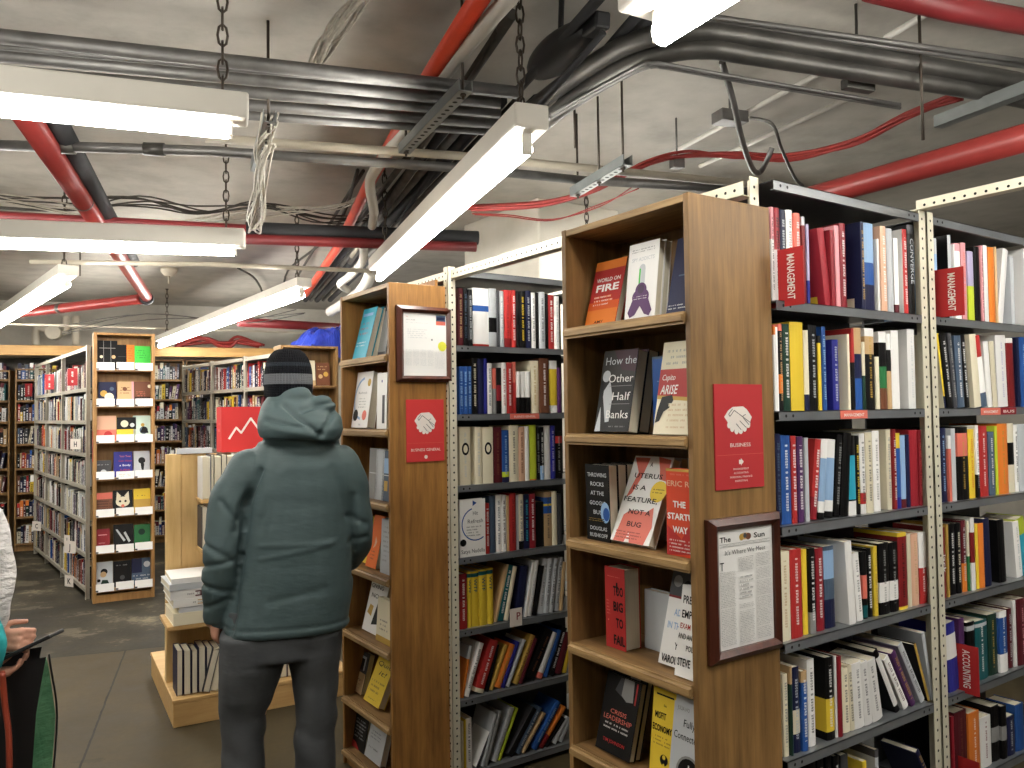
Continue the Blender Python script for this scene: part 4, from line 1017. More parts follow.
# ------------------------------------------------------------------ signs, frames and cards
def hands_art(cx, cy, r, asp):
    """a clasped-hands mark: cx, cy in sign units, r in sign widths, asp = width/height of the sign."""
    def q(a, b): return (cx+a*r, cy+b*r*asp)
    L = [('p', [q(*p) for p in ((-1, .1), (-.72, .55), (-.4, .8), (.35, .84), (.62, .62), (.98, .05), (.86, -.22), (.86, -.42), (.66, -.56), (.5, -.7), (.3, -.82), (.1, -.86), (-.1, -.9), (-.28, -.84), (-.5, -.66), (-.7, -.46), (-.78, -.26))], 'card')]
    for a, b in ((-.66, -.5), (-.46, -.76), (-.16, -.94), (.14, -.94), (.42, -.78), (.68, -.52)): L.append(('d', *q(a, b), .15*r, 'card'))
    def ln(a, b, w=.022):
        ax, ay = a; bx_, by_ = b; dx, dy = bx_-ax, by_-ay; l = math.hypot(dx, dy); nx, ny = -dy/l*w, dx/l*w
        L.append(('p', [q(ax+nx, ay+ny), q(bx_+nx, by_+ny), q(bx_-nx, by_-ny), q(ax-nx, ay-ny)], 'dark grey'))
    for a, b in (((-.3, .56), (.85, -.36)), ((-.3, .56), (-.62, .12)), ((-.62, .12), (-.7, .3)), ((-.7, .3), (-.42, .66)), ((.28, .1), (.5, .26)), ((.06, -.2), (.5, -.68)), ((-.2, -.4), (.16, -.86)), ((.34, -.02), (.72, -.5))): ln(a, b)
    return L
PAL['card'] = (232, 222, 212)
def board(name, label, cat, tl, br, Y, col, art, th=.004, group=None):
    a = onY(*tl, Y); b = onY(*br, Y); w, h = b.x-a.x, a.z-b.z; mb = MB(); mb.box(-w/2, w/2, 0, th, 0, h, pal(col)); draw(mb, art, w, h)
    o = mb.build(name, M['paperprint'], None, ((a.x+b.x)/2, Y-th-.0005, b.z), True); tag(o, label, cat, group); return o, w, h
asp = .46
board('wall_sign', 'red BUSINESS sign with clasped hands on the side of the nearest end bookcase', 'sign', (712.5, 384), (763, 486), A_Y0, (.42, .032, .036, 1),
    hands_art(.48, .675, .29, asp)+[('t', .5, .4, .052, 'BUSINESS', 'card', {'fit': .42, 'bold': 0}), ('r', .02, .325, .98, .327, 'salmon'), ('p', [(.46, .235), (.5, .235), (.5, .22), (.56, .255), (.5, .29), (.5, .275), (.46, .275)], 'card')]
    +[('t', .5, .18-.038*i, .026, s, 'card', {'fit': f, 'bold': 0}) for i, (s, f) in enumerate((('MANAGEMENT', .32), ('ACCOUNTING', .3), ('PERSONAL FINANCE', .46), ('INVESTING', .26)))], group='red section signs')
board('wall_sign', 'red BUSINESS GENERAL sign with clasped hands, under the framed letter', 'sign', (405.7, 399.5), (443.8, 460.5), B_Y0, (.52, .04, .04, 1),
    hands_art(.5, .64, .29, .62)+[('t', .5, .17, .062, 'BUSINESS GENERAL', 'card', {'fit': .78, 'bold': 0}), ('r', .02, .3, .98, .302, 'salmon'), ('d', .5, .075, .045, 'card')], group='red section signs')
def frame(label, tl, br, inner, Y, art, group):
    a = onY(*tl, Y); b = onY(*br, Y); w, h = b.x-a.x, a.z-b.z; t = tag(empty('picture_frame', ((a.x+b.x)/2, Y-.0005, b.z)), label, 'picture frame', group)
    l, r_, tp, bt = inner; il, ir, iz1, iz0 = -w/2+l*w, w/2-r_*w, h-tp*h, bt*h
    mb = MB(); F = [(-w/2, 0), (w/2, 0), (w/2, h), (-w/2, h)]; I = [(il, iz0), (ir, iz0), (ir, iz1), (il, iz1)]; mid = [((p[0]*.45+q[0]*.55), (p[1]*.45+q[1]*.55)) for p, q in zip(F, I)]
    for i in range(4):
        j = (i+1) % 4
        for (u, yu), (v, yv) in (((F, 0), (F, -.012)), ((F, -.012), (mid, -.024)), ((mid, -.024), (I, -.012)), ((I, -.012), (I, -.002))):
            mb.face([(u[i][0], yu, u[i][1]), (u[j][0], yu, u[j][1]), (v[j][0], yv, v[j][1]), (v[i][0], yv, v[i][1])])
    mb.box(-w/2, w/2, -.0012, 0, 0, h); mb.disc((0, -.0205, h-tp*h*.5), (0, -1, 0), .004, 10, mi=1); mb.build('frame', [M['frame_wood'], M['black']], t)
    mb = MB(); pw, ph = ir-il, iz1-iz0; mb.box(-pw/2, pw/2, -.0015, 0, 0, ph, pal('white')); draw(mb, art, pw, ph, -.002)
    mb.build('print', M['paperprint'], t, ((il+ir)/2, -.002, iz0), True); return t
LK = ('l',)
news = [('t', .06, .895, .062, 'The', 'black', {'align': 'LEFT', 'bold': .018, 'fit': .19}), ('t', .66, .9, .062, 'Sun', 'black', {'align': 'LEFT', 'bold': .018, 'fit': .2}), ('d', .5, .925, .1, 'tan', .4), ('d', .44, .92, .04, 'gold'), ('d', .56, .92, .05, 'brown', .8), ('d', .5, .93, .03, 'dark grey'), ('r', .05, .875, .95, .878, 'grey'), ('l', .1, .872, .8, .012, 1, 'grey', 'white', 0), ('r', .05, .853, .95, .856, 'grey'),
    ('t', .5, .785, .055, "It's Where We Meet", 'dark grey', {'fit': .72, 'bold': -.004}), ('t', .05, .66, .1, 'T', 'black', {'align': 'LEFT', 'bold': 0})]
for x, segs in ((.05, ((.65, .3, 22), (.34, .31, 22))), (.37, ((.755, .12, 9), (.36, .04, 3), (.3, .28, 20))), (.68, ((.77, .12, 9), (.64, .1, 8), (.53, .13, 10), (.39, .25, 18), (.13, .1, 7)))):
    for y, hh, n in segs: news.append(('l', x, y, .275, hh, n, 'grey', 'white', .08))
news.append(('l', .39, .6, .24, .2, 6, 'dark grey', 'white', .2))
frame('dark framed newspaper page headed The Sun, on the side of the nearest end bookcase', (704, 520), (779, 646), (.135, .085, .085, .075), A_Y0, news, 'framed pages')
letter = [('t', .1, .93, .02, 'Dear', 'salmon', {'bold': 0}), ('l', .08, .9, .2, .03, 1, 'grey', 'white', 0), ('l', .08, .85, .6, .02, 1, 'silver', 'white'), ('r', .76, .86, .98, .98, 'slate'), ('r', .76, .82, .98, .88, 'salmon'), ('r', .78, .9, .96, .95, 'navy'), ('l', .1, .75, .46, .16, 5, 'silver', 'white', .2), ('d', .66, .58, .02, 'grey'), ('d', .9, .48, .1, (.75, .75, .08, 1)), ('l', .84, .5, .12, .04, 2, 'lime', (.75, .75, .08, 1), 0)]
for i in range(4): letter += [('l', .06+.165*i, .42, .14, .13, 9, 'silver', 'white', .1), ('l', .06+.165*i, .28, .14, .12, 9, 'silver', 'white', .1)]
letter += [('l', .72, .38, .24, .26, 16, 'silver', 'white', .1)]
frame('dark framed letter with a yellow sticker, above the BUSINESS GENERAL sign', (395.2, 305), (451, 382.3), (.12, .09, .085, .08), B_Y0, letter, 'framed pages')

def flag_card(label, xl, yl, xr, yt, yb, z0, txt, tsz=.1, lean=0.0, group='red section cards between the books', col=(.36, .02, .02, 1)):
    """a stiff card that stands between the books and juts out over the shelf edge, printed on the side facing the picture's left."""
    X = onY(xl, yl, YA).x; y1 = onX(xr, (yt+yb)/2, X).y; w = YA+.06-y1; zt = onX(xr, yt, X).z; zb = onX(xr, yb, X).z
    mb = MB(); h = zt-zb
    mb.box(-w, 0, 0, .0016, 0, h, pal(col))
    put_text(mb, txt, (-.02-tsz*.4*w*0-.034, -.0006, h*.9), (0, 0, -1), (1, 0, 0), .036, pal('card'), .012, 'LEFT', fit=-h*.78)
    o = mb.build('section_card', M['paperprint'], None, (X, y1, zb), True); o.rotation_euler = (lean, 0, -math.pi/2); tag(o, label, 'card', group)
flag_card('red MANAGEMENT card at the left end of the near steel bay top shelf', 780, 285, 803.5, 245, 304, 2.01, 'MANAGEMENT')
flag_card('red MANAGEMENT card at the left end of the rightmost steel bay top shelf', 936, 290, 964, 266, 315, 2.01, 'MANAGEMENT')
flag_card('dark red ACCOUNTING card tilted on the fifth shelf of the rightmost steel bay', 960, 665, 979, 648, 697, .7, 'ACCOUNTING')
flag_card('dark red card cut by the bottom edge of the picture, rightmost steel bay', 962, 765, 980, 763, 815, .385, '')
def strip(sh, xpx0, xpx1, ypx, Yf, txt, col, name='shelf_label', tcol='card'):
    a, b = onY(xpx0, ypx, Yf), onY(xpx1, ypx, Yf); best = min((s for s in sh if s[1]-.05 <= (a.x+b.x)/2 <= s[2]+.05), key=lambda s: abs(s[3]-.014-(a.z+b.z)/2))
    o, x0, x1, z = best; w = b.x-a.x; mb = MB(); mb.box(0, w, -.0012, 0, 0, .026, pal(col)); put_text(mb, txt, (w/2, -.0016, .007), (1, 0, 0), (0, 0, 1), .014, pal(tcol), .01, fit=-w*.74)
    mb.build(name, M['paperprint'], o, (a.x, Yf-.0008, z-.027), True)
strip(shA, 840, 867, 416, 1.488, 'MANAGEMENT', 'salmon'); strip(shA, 980.5, 1000, 411, 1.488, 'MANAGEMENT', 'salmon'); strip(shA, 1001, 1016, 421, 1.488, 'BUS', 'crimson')
strip(shB, 510, 539, 415, 3.228, 'BUSINESS GENERAL', 'salmon')
# the small P card leaning among the books of the second row
a, b = onY(511, 611, YB-.03), onY(523, 616, YB-.03); mb = MB(); mb.box(0, .07, 0, .002, 0, .085, pal('card')); put_text(mb, 'P', (.048, -.0005, .03), (1, 0, 0), (0, 0, 1), .05, pal('crimson'), .01)
o = mb.build('letter_card', M['paperprint'], None, (a.x, 3.2255, .675), True); tag(o, 'white card with a red P on the fifth shelf of the second steel row', 'card', 'lettered cards')
# red sign box on the display stand
mb = MB(); sx0, sy0 = .33, .33; w, d, h = .32, .16, .275; mb.box(0, w, 0, d, 0, h, (.52, .035, .035, 1))
for seg in (((.14, .3), (.27, .54)), ((.27, .54), (.36, .42)), ((.36, .42), (.54, .74)), ((.54, .74), (.72, .44)), ((.72, .44), (.78, .5)), ((.78, .5), (.9, .3))):
    (a0, b0), (a1, b1) = seg; v = Vector((a1-a0, b1-b0)); v.normalize(); n = Vector((-v.y, v.x))*.02; e = v*.012
    mb.face([(w*p, -.0006, h*q) for p, q in ((a0-e.x-n.x, b0-e.y-n.y), (a1+e.x-n.x, b1+e.y-n.y), (a1+e.x+n.x, b1+e.y+n.y), (a0-e.x+n.x, b0-e.y+n.y))], pal('card'))
lines(mb, (-.0006, d*.75, h*.7), (0, -1, 0), (0, 0, 1), d*.5, h*.3, 2, pal('salmon'), (.52, .035, .035, 1))
o = mb.build('sign_box', M['paperprint'], None, None, True, SM @ Matrix.Translation((sx0-.02, sy0-.02, 1.477))); tag(o, 'red box sign with a white zigzag mountain mark on top of the pine stand', 'sign')
# cards on the left steel row
LRM = Matrix.Translation(lo) @ Matrix.Rotation(LR, 4, 'Z')
def lcard(txt, px_, py_, w, h, label, col='card', tc='black', size=.7, vert=False, lift=0):
    # find the point on the row's front plane under the pixel
    inv = LRM.inverted(); o_, d_ = inv @ EYEP, inv.to_3x3() @ ray(px_, py_); s = (-.035-o_.y)/d_.y; P = o_+d_*s
    mb = MB(); mb.box(-w/2, w/2, 0, .002, -h/2, h/2, pal(col))
    if vert: lines(mb, (.025, -.0006, h*.36), (0, 0, -1), (1, 0, 0), h*.7, .05, 1, pal(tc), col, fill=.9)
    else: put_text(mb, txt, (0, -.0006, -h*size*.36), (1, 0, 0), (0, 0, 1), h*size, pal(tc), .02)
    o = mb.build('letter_card' if not vert else 'section_card', M['paperprint'], None, None, True, LRM @ Matrix.Translation((P.x, -.04, P.z)) @ Matrix.Rotation(.45, 4, 'Z')); tag(o, label, 'card', 'cards on the left steel row')
for t, x, y, w, h, l in (('C', 37, 526, .16, .11, 'white card lettered C low on the left steel row'), ('H', 76, 444, .15, .1, 'white card lettered H at the middle of the left steel row'), ('I', 67.5, 540, .09, .1, 'white card lettered I just above the J card on the left steel row'), ('J', 70.5, 547, .17, .12, 'white card lettered J low on the left steel row'), ('K', 69.5, 581, .13, .11, 'white card lettered K at the bottom of the left steel row')): lcard(t, x, y, w, h, l)
for x, y, t, l in ((29, 390, 'A', 'red card at the far end of the left steel row top shelf'), (50, 382, 'FICTION', 'red card in the middle of the left steel row top shelf'), (73, 377, 'FICTION', 'red card nearest the oak bookcase on the left steel row top shelf')): lcard(t, x, y, .15, .17, l, (.27, .018, .022, 1), 'card', .5, True)
# a small red notice on the edge of the light oak bookcase
mb = MB(); mb.box(0, .002, -.03, .03, 0, .28, (.4, .03, .03, 1)); lines(mb, (-.0006, -.012, .05), (0, 0, 1), (0, -1, 0), .18, .03, 1, pal('card'), (.4, .03, .03, 1), fill=.9)
o = mb.build('wall_sign', M['paperprint'], None, None, True, LM @ Matrix.Translation((-.2625, .06, 1.29))); tag(o, 'narrow red sign on the side edge of the light oak end bookcase', 'sign', 'red section signs')

# ------------------------------------------------------------------ the books too far off to tell apart: one mass
mb = MB(); rnd = random.Random(5)
CH = ['black']*5+['navy']*3+['maroon']*3+['red', 'crimson', 'white', 'white', 'cream', 'cream', 'silver', 'grey', 'dark grey', 'tan', 'brown', 'blue', 'slate', 'dark green', 'teal', 'orange', 'yellow', 'purple']
CW = CH+['white']*9+['cream']*6+['silver']*5+['crimson']*2
def fill(M4, x0, x1, z, y=.012, d=.16, h0=.19, h1=.255, ch=CH, full=1.0):
    x = x0+.004
    while x < x0+(x1-x0)*full-.02:
        t = rnd.uniform(.014, .045); h = rnd.uniform(h0, h1); c = pal(rnd.choice(ch)); k = 1+rnd.uniform(-.2, .2); c = tuple(min(1, q*k*.72) for q in c[:3])+(1,); yy = y+rnd.uniform(0, .02)
        if x+t > x1-.003: break
        A = M4 @ Matrix.Translation((x+t/2, 0, z)) @ Matrix.Rotation(rnd.choice((0, 0, 0, .06, .16)) if full < 1 else rnd.choice((0, 0, 0, 0, .03)), 4, 'Y')
        P = lambda a, b, e: A @ Vector((a, b, e))
        b1 = rnd.uniform(.6, .85)*h; c2 = c if rnd.random() < .6 else pal(rnd.choice(ch)); ink = pal('white') if sum(c[:3]) < .9 else pal('black')
        for q0, q1, cc, uv in ((0, b1, c, True), (b1, h, c2, False)):
            s = rnd.random()*99; u = [(s, 0), (s, 1), (s+(q1-q0)/t, 1), (s+(q1-q0)/t, 0)] if uv else None
            mb.face([P(-t/2, yy, q0), P(t/2, yy, q0), P(t/2, yy, q1), P(-t/2, yy, q1)], cc, ink, u)
        for sx in (-1, 1):
            q = [P(sx*t/2, yy, 0), P(sx*t/2, yy+d, 0), P(sx*t/2, yy+d, h), P(sx*t/2, yy, h)]; mb.face(q if sx > 0 else q[::-1], c)
        mb.face([P(-t/2, yy, h), P(t/2, yy, h), P(t/2, yy+d, h), P(-t/2, yy+d, h)], pal('cream')); mb.face([P(t/2, yy+d, 0), P(-t/2, yy+d, 0), P(-t/2, yy+d, h), P(t/2, yy+d, h)], pal('cream'))
        x += t+.001
for i, (a, b) in enumerate(lb):
    for z in ZG: fill(LRM, a+.03, b-.03, z+.001, ch=CW if z > .7 else CH)
RRM = Matrix.Translation(ro) @ Matrix.Rotation(RR, 4, 'Z')
for a, b in ((.02, .82), (.86, 1.66), (1.7, 2.5)):
    for z in ZR: fill(RRM, a+.03, b-.03, z+.001, h0=.18, h1=.24)
for t, w in farcases:
    M4 = Matrix.Translation(t.location) @ Matrix.Rotation(GRID, 4, 'Z')
    for z in ZF: fill(M4, -w/2+.025, w/2-.025, z+.001, h0=.17, h1=.23, full=rnd.choice((1, .92)))
o = mb.build('books', M['print'], None, None, True); o['kind'] = 'stuff'; tag(o, 'rows of distant books on the far shelving, too small to tell apart', 'books')
# ------------------------------------------------------------------ lamps
def chain_mesh(L, r=.0045, lk=.06):
    mb = MB(); z = 0; i = 0
    while z < L-.01:
        a = .015; h = min(lk, L-z); pts = []
        for k in range(9):
            q = 2*math.pi*k/8; pts.append((a*math.cos(q) if i % 2 else 0, 0 if i % 2 else a*math.cos(q), z+h/2+h*.62*math.sin(q)))
        mb.tube(pts, r, 5, cap=False); z += lk*.92; i += 1
    return mb
def lamp(p, q, label, w=.15, h=.085, r=.026, split=1, gap=.03, group='fluorescent lamps hung under the ceiling', hang=(-.48, .42)):
    p, q = Vector(p), Vector(q); L = (q-p).length; mid = (p+q)/2; rz = math.atan2(q.y-p.y, q.x-p.x)
    t = tag(empty('fluorescent_lamp', mid, rz), label, 'lamp', group)
    b = MB(); z0 = r+gap
    b.bbox(-L/2-.05, L/2+.05, -w/2, w/2, z0, z0+h, .008)
    b.build('housing', M['lamp_white'], t)
    n = split; seg = L/n
    for i in range(n):
        x0, x1 = -L/2+seg*i+.012, -L/2+seg*(i+1)-.012
        b = MB(); b.tube([(x0, 0, 0), (x1, 0, 0)], r, 16); b.build('tube', M['tube'], t)
        for xx in (x0-.006, x1+.006):
            b = MB(); b.bbox(xx-.008, xx+.008, -.018, .018, -.022, z0-.002, .004); b.build('lampholder', M['lamp_white'], t)
    for f in hang:
        zz = z0+h-.004; chain_mesh(CEIL-mid.z-zz).build('chain', M['chain'], t, (f*L, 0, zz))
    return t
ZT = 2.61
def lampx(a, b, label, z=ZT, **k): return lamp(onz(*a, z), onz(*b, z), label, **k)
lampx((527.5, 148), (379, 278), 'long white fluorescent lamp slanting away above the aisle at the middle of the picture', w=.125, h=.085, r=.025)
lampx((232, 131), (-330, 76), 'bright fluorescent lamp crossing the top left of the picture', w=.1, h=.085, r=.026, gap=.004)
lampx((236, 252), (-330, 234), 'wide fluorescent lamp at left, second from the top of the picture', w=.11, h=.1, r=.024, z=2.63, gap=.004)
lampx((302, 295), (160, 346), 'twin tube fluorescent lamp beyond the person, above the distant shelving', w=.12, h=.07, r=.028, split=2)
lampx((67, 284), (-22, 338), 'fluorescent lamp at the left edge, near the red pipe', w=.13, h=.07, r=.026)
lampx((658, 36), (760, -30), 'fluorescent lamp at the top edge of the picture, right of the middle', w=.17, h=.08, r=.03)
lamp((1.35, .75, ZT), (1.05, -.5, ZT), 'fluorescent lamp over the near aisle, above and behind the camera')
lamp((2.35, .55, ZT), (3.55, .45, ZT), 'fluorescent lamp over the aisle to the right of the picture')
lamp((1.75, -.75, ZT), (3.0, -.85, ZT), 'fluorescent lamp over the next aisle, to the right behind the camera')  # extra unseen lamp, added to throw low grazing light on the near row's face
lamp((-.7, 1.2, ZT), (-.9, 2.4, ZT), 'fluorescent lamp over the floor left of the picture')
lamp((-1.0, 5.6, ZT), (-.8, 7.0, ZT), 'fluorescent lamp over the far left floor')
lamp((3.6, 4.36, ZT), (4.7, 4.08, ZT), 'fluorescent lamp over the hidden aisle between the steel rows')
lamp((.0, 10.2, ZT), (-.05, 11.3, ZT), 'fluorescent lamp in the far left aisle')
lamp((5.2, 4.2, ZT), (5.5, 5.4, ZT), 'fluorescent lamp beyond the column')
lamp((4.6, 8.7, ZT), (4.9, 9.9, ZT), 'fluorescent lamp in the far right aisle')

# ------------------------------------------------------------------ pipes, conduits, cables
def pipe(label, pts, r, mat, n=12, k=0, cat='pipe', name='ceiling_pipe', group=None, raw=False, bands=None):
    P = [Vector(p) if raw else onz(*p) for p in pts]
    if k: P = smooth_path(P, k)
    t = MB(); t.tube(P, r, n)
    if bands:
        for f, ww, rr in bands:
            i = min(int(f*(len(P)-1)), len(P)-2); g = f*(len(P)-1)-i; c = P[i].lerp(P[i+1], g); d = (P[i+1]-P[i]).normalized(); t.tube([c-d*ww/2, c+d*ww/2], r*rr, n, mi=1)
    o = t.build(name, [mat, M['galv_dark']]); tag(o, label, cat, group); return o
Zc = 3.0
pipe('topmost galvanised conduit of the rack at upper left', [(-260, 8, Zc), (520, 93, Zc)], .026, M['galv'], group='conduits of the upper left rack')
for i, (y0, y1, r, d) in enumerate(((47, 90, .014, 'thin second'), (56, 100, .025, 'third'), (72, 110, .024, 'fourth'), (87, 121, .024, 'fifth'), (100, 129, .02, 'lowest'))):
    pipe(f'{d} galvanised conduit of the rack at upper left', [(-260, y0-(y1-y0)*260/480-2, Zc), (500, y1+3, Zc)], r, M['galv'], group='conduits of the upper left rack')
def strut(p, q, label, w=.05, h=.05, holes=True, group='perforated support channels', rods=()):
    p, q = Vector(p), Vector(q); L = (q-p).length; b = MB(); th = .003
    b.box(-L/2, L/2, -w/2, w/2, 0, th); b.box(-L/2, L/2, -w/2, -w/2+th, 0, h); b.box(-L/2, L/2, w/2-th, w/2, 0, h)
    x = -L/2+.03
    while holes and x < L/2-.02: b.disc((x, 0, -.0005), (0, 0, -1), .0105, 10, mi=1, up=(1, 0, 0)); x += .046
    o = empty('support_channel', (p+q)/2, math.atan2(q.y-p.y, q.x-p.x)); tag(o, label, 'support channel', group); b.build('channel', [M['strut'], M['hole']], o)
    for f in rods:
        c = MB(); c.tube([((f-.5)*L, 0, -.02), ((f-.5)*L, 0, CEIL-(p.z+q.z)/2)], .006, 8); c.tube([((f-.5)*L, 0, -.008), ((f-.5)*L, 0, .0)], .012, 6, sm=False); c.build('threaded_rod', M['chain'], o)
strut(onz(466, 91, 2.93), onz(404, 154, 2.93), 'perforated channel under the conduit rack, left of the middle lamp', rods=(.04, .96), w=.055, h=.045)
strut(onz(1045, 88, 2.9), onz(938, 128, 2.9), 'perforated channel carrying the big grey pipes at upper right', rods=(.1,), holes=False)
strut(onz(628, 165, 2.86), onz(574, 197, 2.86), 'perforated channel hanging on rods above the nearest end bookcase', rods=(.08, .5, .92))
strut(onz(270, 122, 2.86), onz(256, 172, 2.86), 'perforated channel beside the dangling cable bundle at upper left', holes=True, rods=(.1,))
pipe('lower fat grey pipe bending from upper right down behind the middle lamp', [(1085, 113, 2.98), (985, 92, 2.98), (764, 57, 2.98), (706, 49, 2.98), (660, 55, 2.98), (610, 76, 2.98), (545, 122, 2.98), (470, 190, 2.98), (395, 258, 2.98)], .036, M['galv_dark'], 14, 5, group='fat grey pipes at upper right')
pipe('upper fat grey pipe bending from upper right towards the middle lamp', [(1100, 98, 3.03), (1010, 80, 3.03), (764, 40, 3.03), (690, 32, 3.03), (640, 40, 3.03), (590, 66, 3.03), (520, 118, 3.03), (440, 186, 3.03), (372, 254, 3.03)], .036, M['galv_dark'], 14, 5, group='fat grey pipes at upper right')
for j, (dy, nm) in enumerate(((0, 'lower'), (-3.2, 'upper'))):
    pipe(f'{nm} thin conduit of the pair angled over the nearest end bookcase', [(900, 108+dy, 2.94), (745, 82+dy, 2.94), (668, 68+dy, 2.94), (651, 67+dy, 2.94), (636, 71+dy, 2.94), (552, 117+dy, 2.94)], .008, M['galv'], 8, 3, group='thin conduit pair')
for j, (a, b) in enumerate((((1080, 69), (690, 14)), ((1080, 74), (690, 19)))):
    pipe(f'{["upper", "lower"][j]} thin steel conduit running above the fat grey pipes at upper right', [(a[0], a[1], 3.06), (b[0], b[1], 3.06)], .011, M['galv'], 8, group='thin conduits at upper right')
for j, (a, b, lab) in enumerate((((640, 12), (546, 120), 'left'), ((652, 16), (556, 118), 'right'), ((606, -10), (520, 88), 'far left'))):
    pipe(f'{lab} dark conduit rising to the upper edge beside the middle lamp', [(a[0], a[1], 3.08), (b[0], b[1], 3.08)], .02, M['black_pipe'], 10, group='dark conduits above the middle lamp')
pipe('black rod-like conduit ending at the corner of the middle lamp', [(604, 32, 2.9), (532, 114, 2.74)], .011, M['black_pipe'], 8)
pipe('broad glossy red sprinkler pipe over the near steel shelving', [(1110, 114, 2.68), (835, 191, 2.68), (790, 203, 2.68)], .052, M['red_pipe'], 18, group='red sprinkler pipes')
pipe('red cable tray crossing the top right corner', [(870, -12, 3.12), (950, 8, 3.12), (1090, 34, 3.12)], .045, M['dark_red'], 14, group='red sprinkler pipes')
pipe('broad red sprinkler pipe slanting down through the left of the picture', [(14, 98, 2.92), (148, 299, 2.92)], .052, M['red_pipe'], 18, group='red sprinkler pipes', bands=((.28, .012, 1.06), (.5, .012, 1.06)))
pipe('black pipe running beside the slanting red pipe at left', [(48, 104, 2.98), (134, 262, 2.98)], .045, M['black_pipe'], 14)
pipe('horizontal red sprinkler pipe at left, behind the small lamp', [(-60, 324, 2.9), (20, 313, 2.9), (141, 299, 2.9)], .052, M['red_pipe'], 16, group='red sprinkler pipes', bands=((.68, .06, 1.1),))
a = onz(147, 299, 2.91); b_ = MB(); b_.tube([a+D2*-.09, a+D2*-.03], .064, 16); b_.tube([a+D1*-.1, a+D1*.01], .066, 16); tag(b_.build('pipe_elbow', M['black_pipe']), 'black elbow coupling where the two red pipes at left meet', 'pipe fitting')
pipe('dull red pipe crossing behind the dangling cables, upper left of the middle lamp', [(244, 239, 2.87), (476, 247, 2.87)], .035, M['dark_red'], 14, group='dull red pipes')
pipe('black insulated pipe lying on the dull red pipe', [(246, 229, 2.95), (478, 238, 2.95)], .05, M['black_pipe'], 14)
pipe('dull red pipe behind the slanting red pipe at far left', [(-40, 214, 2.93), (100, 221, 2.93), (246, 229, 2.93)], .03, M['dark_red'], 12, group='dull red pipes')
pipe('dull red pipe low above the distant end bookcase', [(238, 322, 2.72), (348, 328, 2.72)], .05, M['dark_red'], 12, group='dull red pipes')
pipe('cream pipe crossing behind the middle lamp', [(205, 138, 2.97), (460, 156, 2.97), (760, 185, 2.97)], .021, M['cream_pipe'], 12)
pipe('grey pipe running just below the cream pipe', [(-60, 144, 2.94), (110, 148, 2.94), (210, 151, 2.94), (460, 168, 2.94), (590, 181, 2.94)], .024, M['galv'], 12, bands=((.02, .1, 1.35), (.18, .1, 1.35), (.36, .09, 1.3)))
pipe('grey pipe along the ceiling just above the nearest end bookcase', [(598, 181, 2.96), (750, 190, 2.96)], .026, M['galv'], 12)
pipe('pale thin pipe under the wide lamp at left', [(30, 262, 2.82), (200, 264, 2.82), (372, 271, 2.82)], .017, M['cream_pipe'], 10)
pipe('pale thin pipe above the oak fascia at far left', [(-20, 323, 2.8), (180, 329, 2.8), (345, 334, 2.8)], .014, M['cream_pipe'], 8)
pipe('orange red pipe running away from the top middle of the picture', [(496, -28, 3.1), (430, 76, 3.1), (372, 178, 3.1), (338, 247, 3.1), (306, 294, 3.1)], .036, M['orange_pipe'], 14)
pipe('white pipe running beside the orange red pipe', [(518, -12, 3.08), (454, 62, 3.08), (398, 138, 3.08), (374, 172, 3.06), (370, 186, 3.02), (374, 212, 2.98), (372, 226, 2.97)], .03, M['white_pipe'], 12, 4)
pipe('white bent pipe above the bookcase beside the person', [(364, 246, 2.92), (362, 262, 2.9), (350, 276, 2.85), (340, 284, 2.84), (348, 290, 2.82)], .032, M['white_pipe'], 12, 4)
pipe('second white pipe behind the bookcase beside the person', [(372, 270, 2.85), (360, 292, 2.8), (330, 312, 2.76)], .05, M['white_pipe'], 12, 4)
for j, (a, b, c) in enumerate((((500, 30), (420, 150), 'dark_cable'), ((512, 14), (448, 110), 'galv_dark'), ((425, 150), (350, 262), 'galv_dark'), ((440, 160), (372, 262), 'black_pipe'), ((412, 172), (352, 256), 'cream_pipe'))):
    pipe(f'{ORD[j]} conduit in the bundle beside the white and orange pipes', [(a[0], a[1], 3.14), (b[0], b[1], 3.14)], .018+.004*(j % 3), M[c], 10, group='conduits beside the orange pipe')
for j, x0 in enumerate((428, 444, 458, 473, 489, 506)):
    q_ = lambda y: 215+(x0-215)*(411-y)/(411-130)
    pipe(f'{ORD[j]} dark conduit from the left in the bundle beside the middle lamp', [(q_(100), 100, 3.17), (q_(225), 225, 3.17), (q_(300), 300, 3.17)], (.02, .03, .024, .035, .022, .03)[j], M[('galv_dark', 'black_pipe', 'galv', 'black_pipe', 'galv_dark', 'black_pipe')[j]], 10, group='dark conduits left of the middle lamp')
for j, (a, b, lab) in enumerate((((822, 72), (672, 153), 'upper'), ((850, 98), (700, 166), 'lower'), ((975, -15), (886, 38), 'short'))):
    pipe(f'{lab} white conduit on the ceiling at upper right', [(a[0], a[1], 3.24), (b[0], b[1], 3.24)], .014, M['white_pipe'], 8, group='white conduits on the ceiling')
def cable(label, pts, r, mat, k=6, strands=1, spread=.012, group=None, name='cable', cat='cable', raw=False, seed=1):
    rnd = random.Random(seed); P = [Vector(p) if raw else onz(*p) for p in pts]; mb = MB()
    for s in range(strands):
        ph = rnd.random()*6.28; j = [Vector((rnd.uniform(-1, 1), rnd.uniform(-1, 1), rnd.uniform(-1, 1)))*spread*(0 if strands == 1 else 1) for _ in P]
        mb.tube(smooth_path([p+q for p, q in zip(P, j)], k), r, 6)
    o = mb.build(name, mat); tag(o, label, cat, group); return o
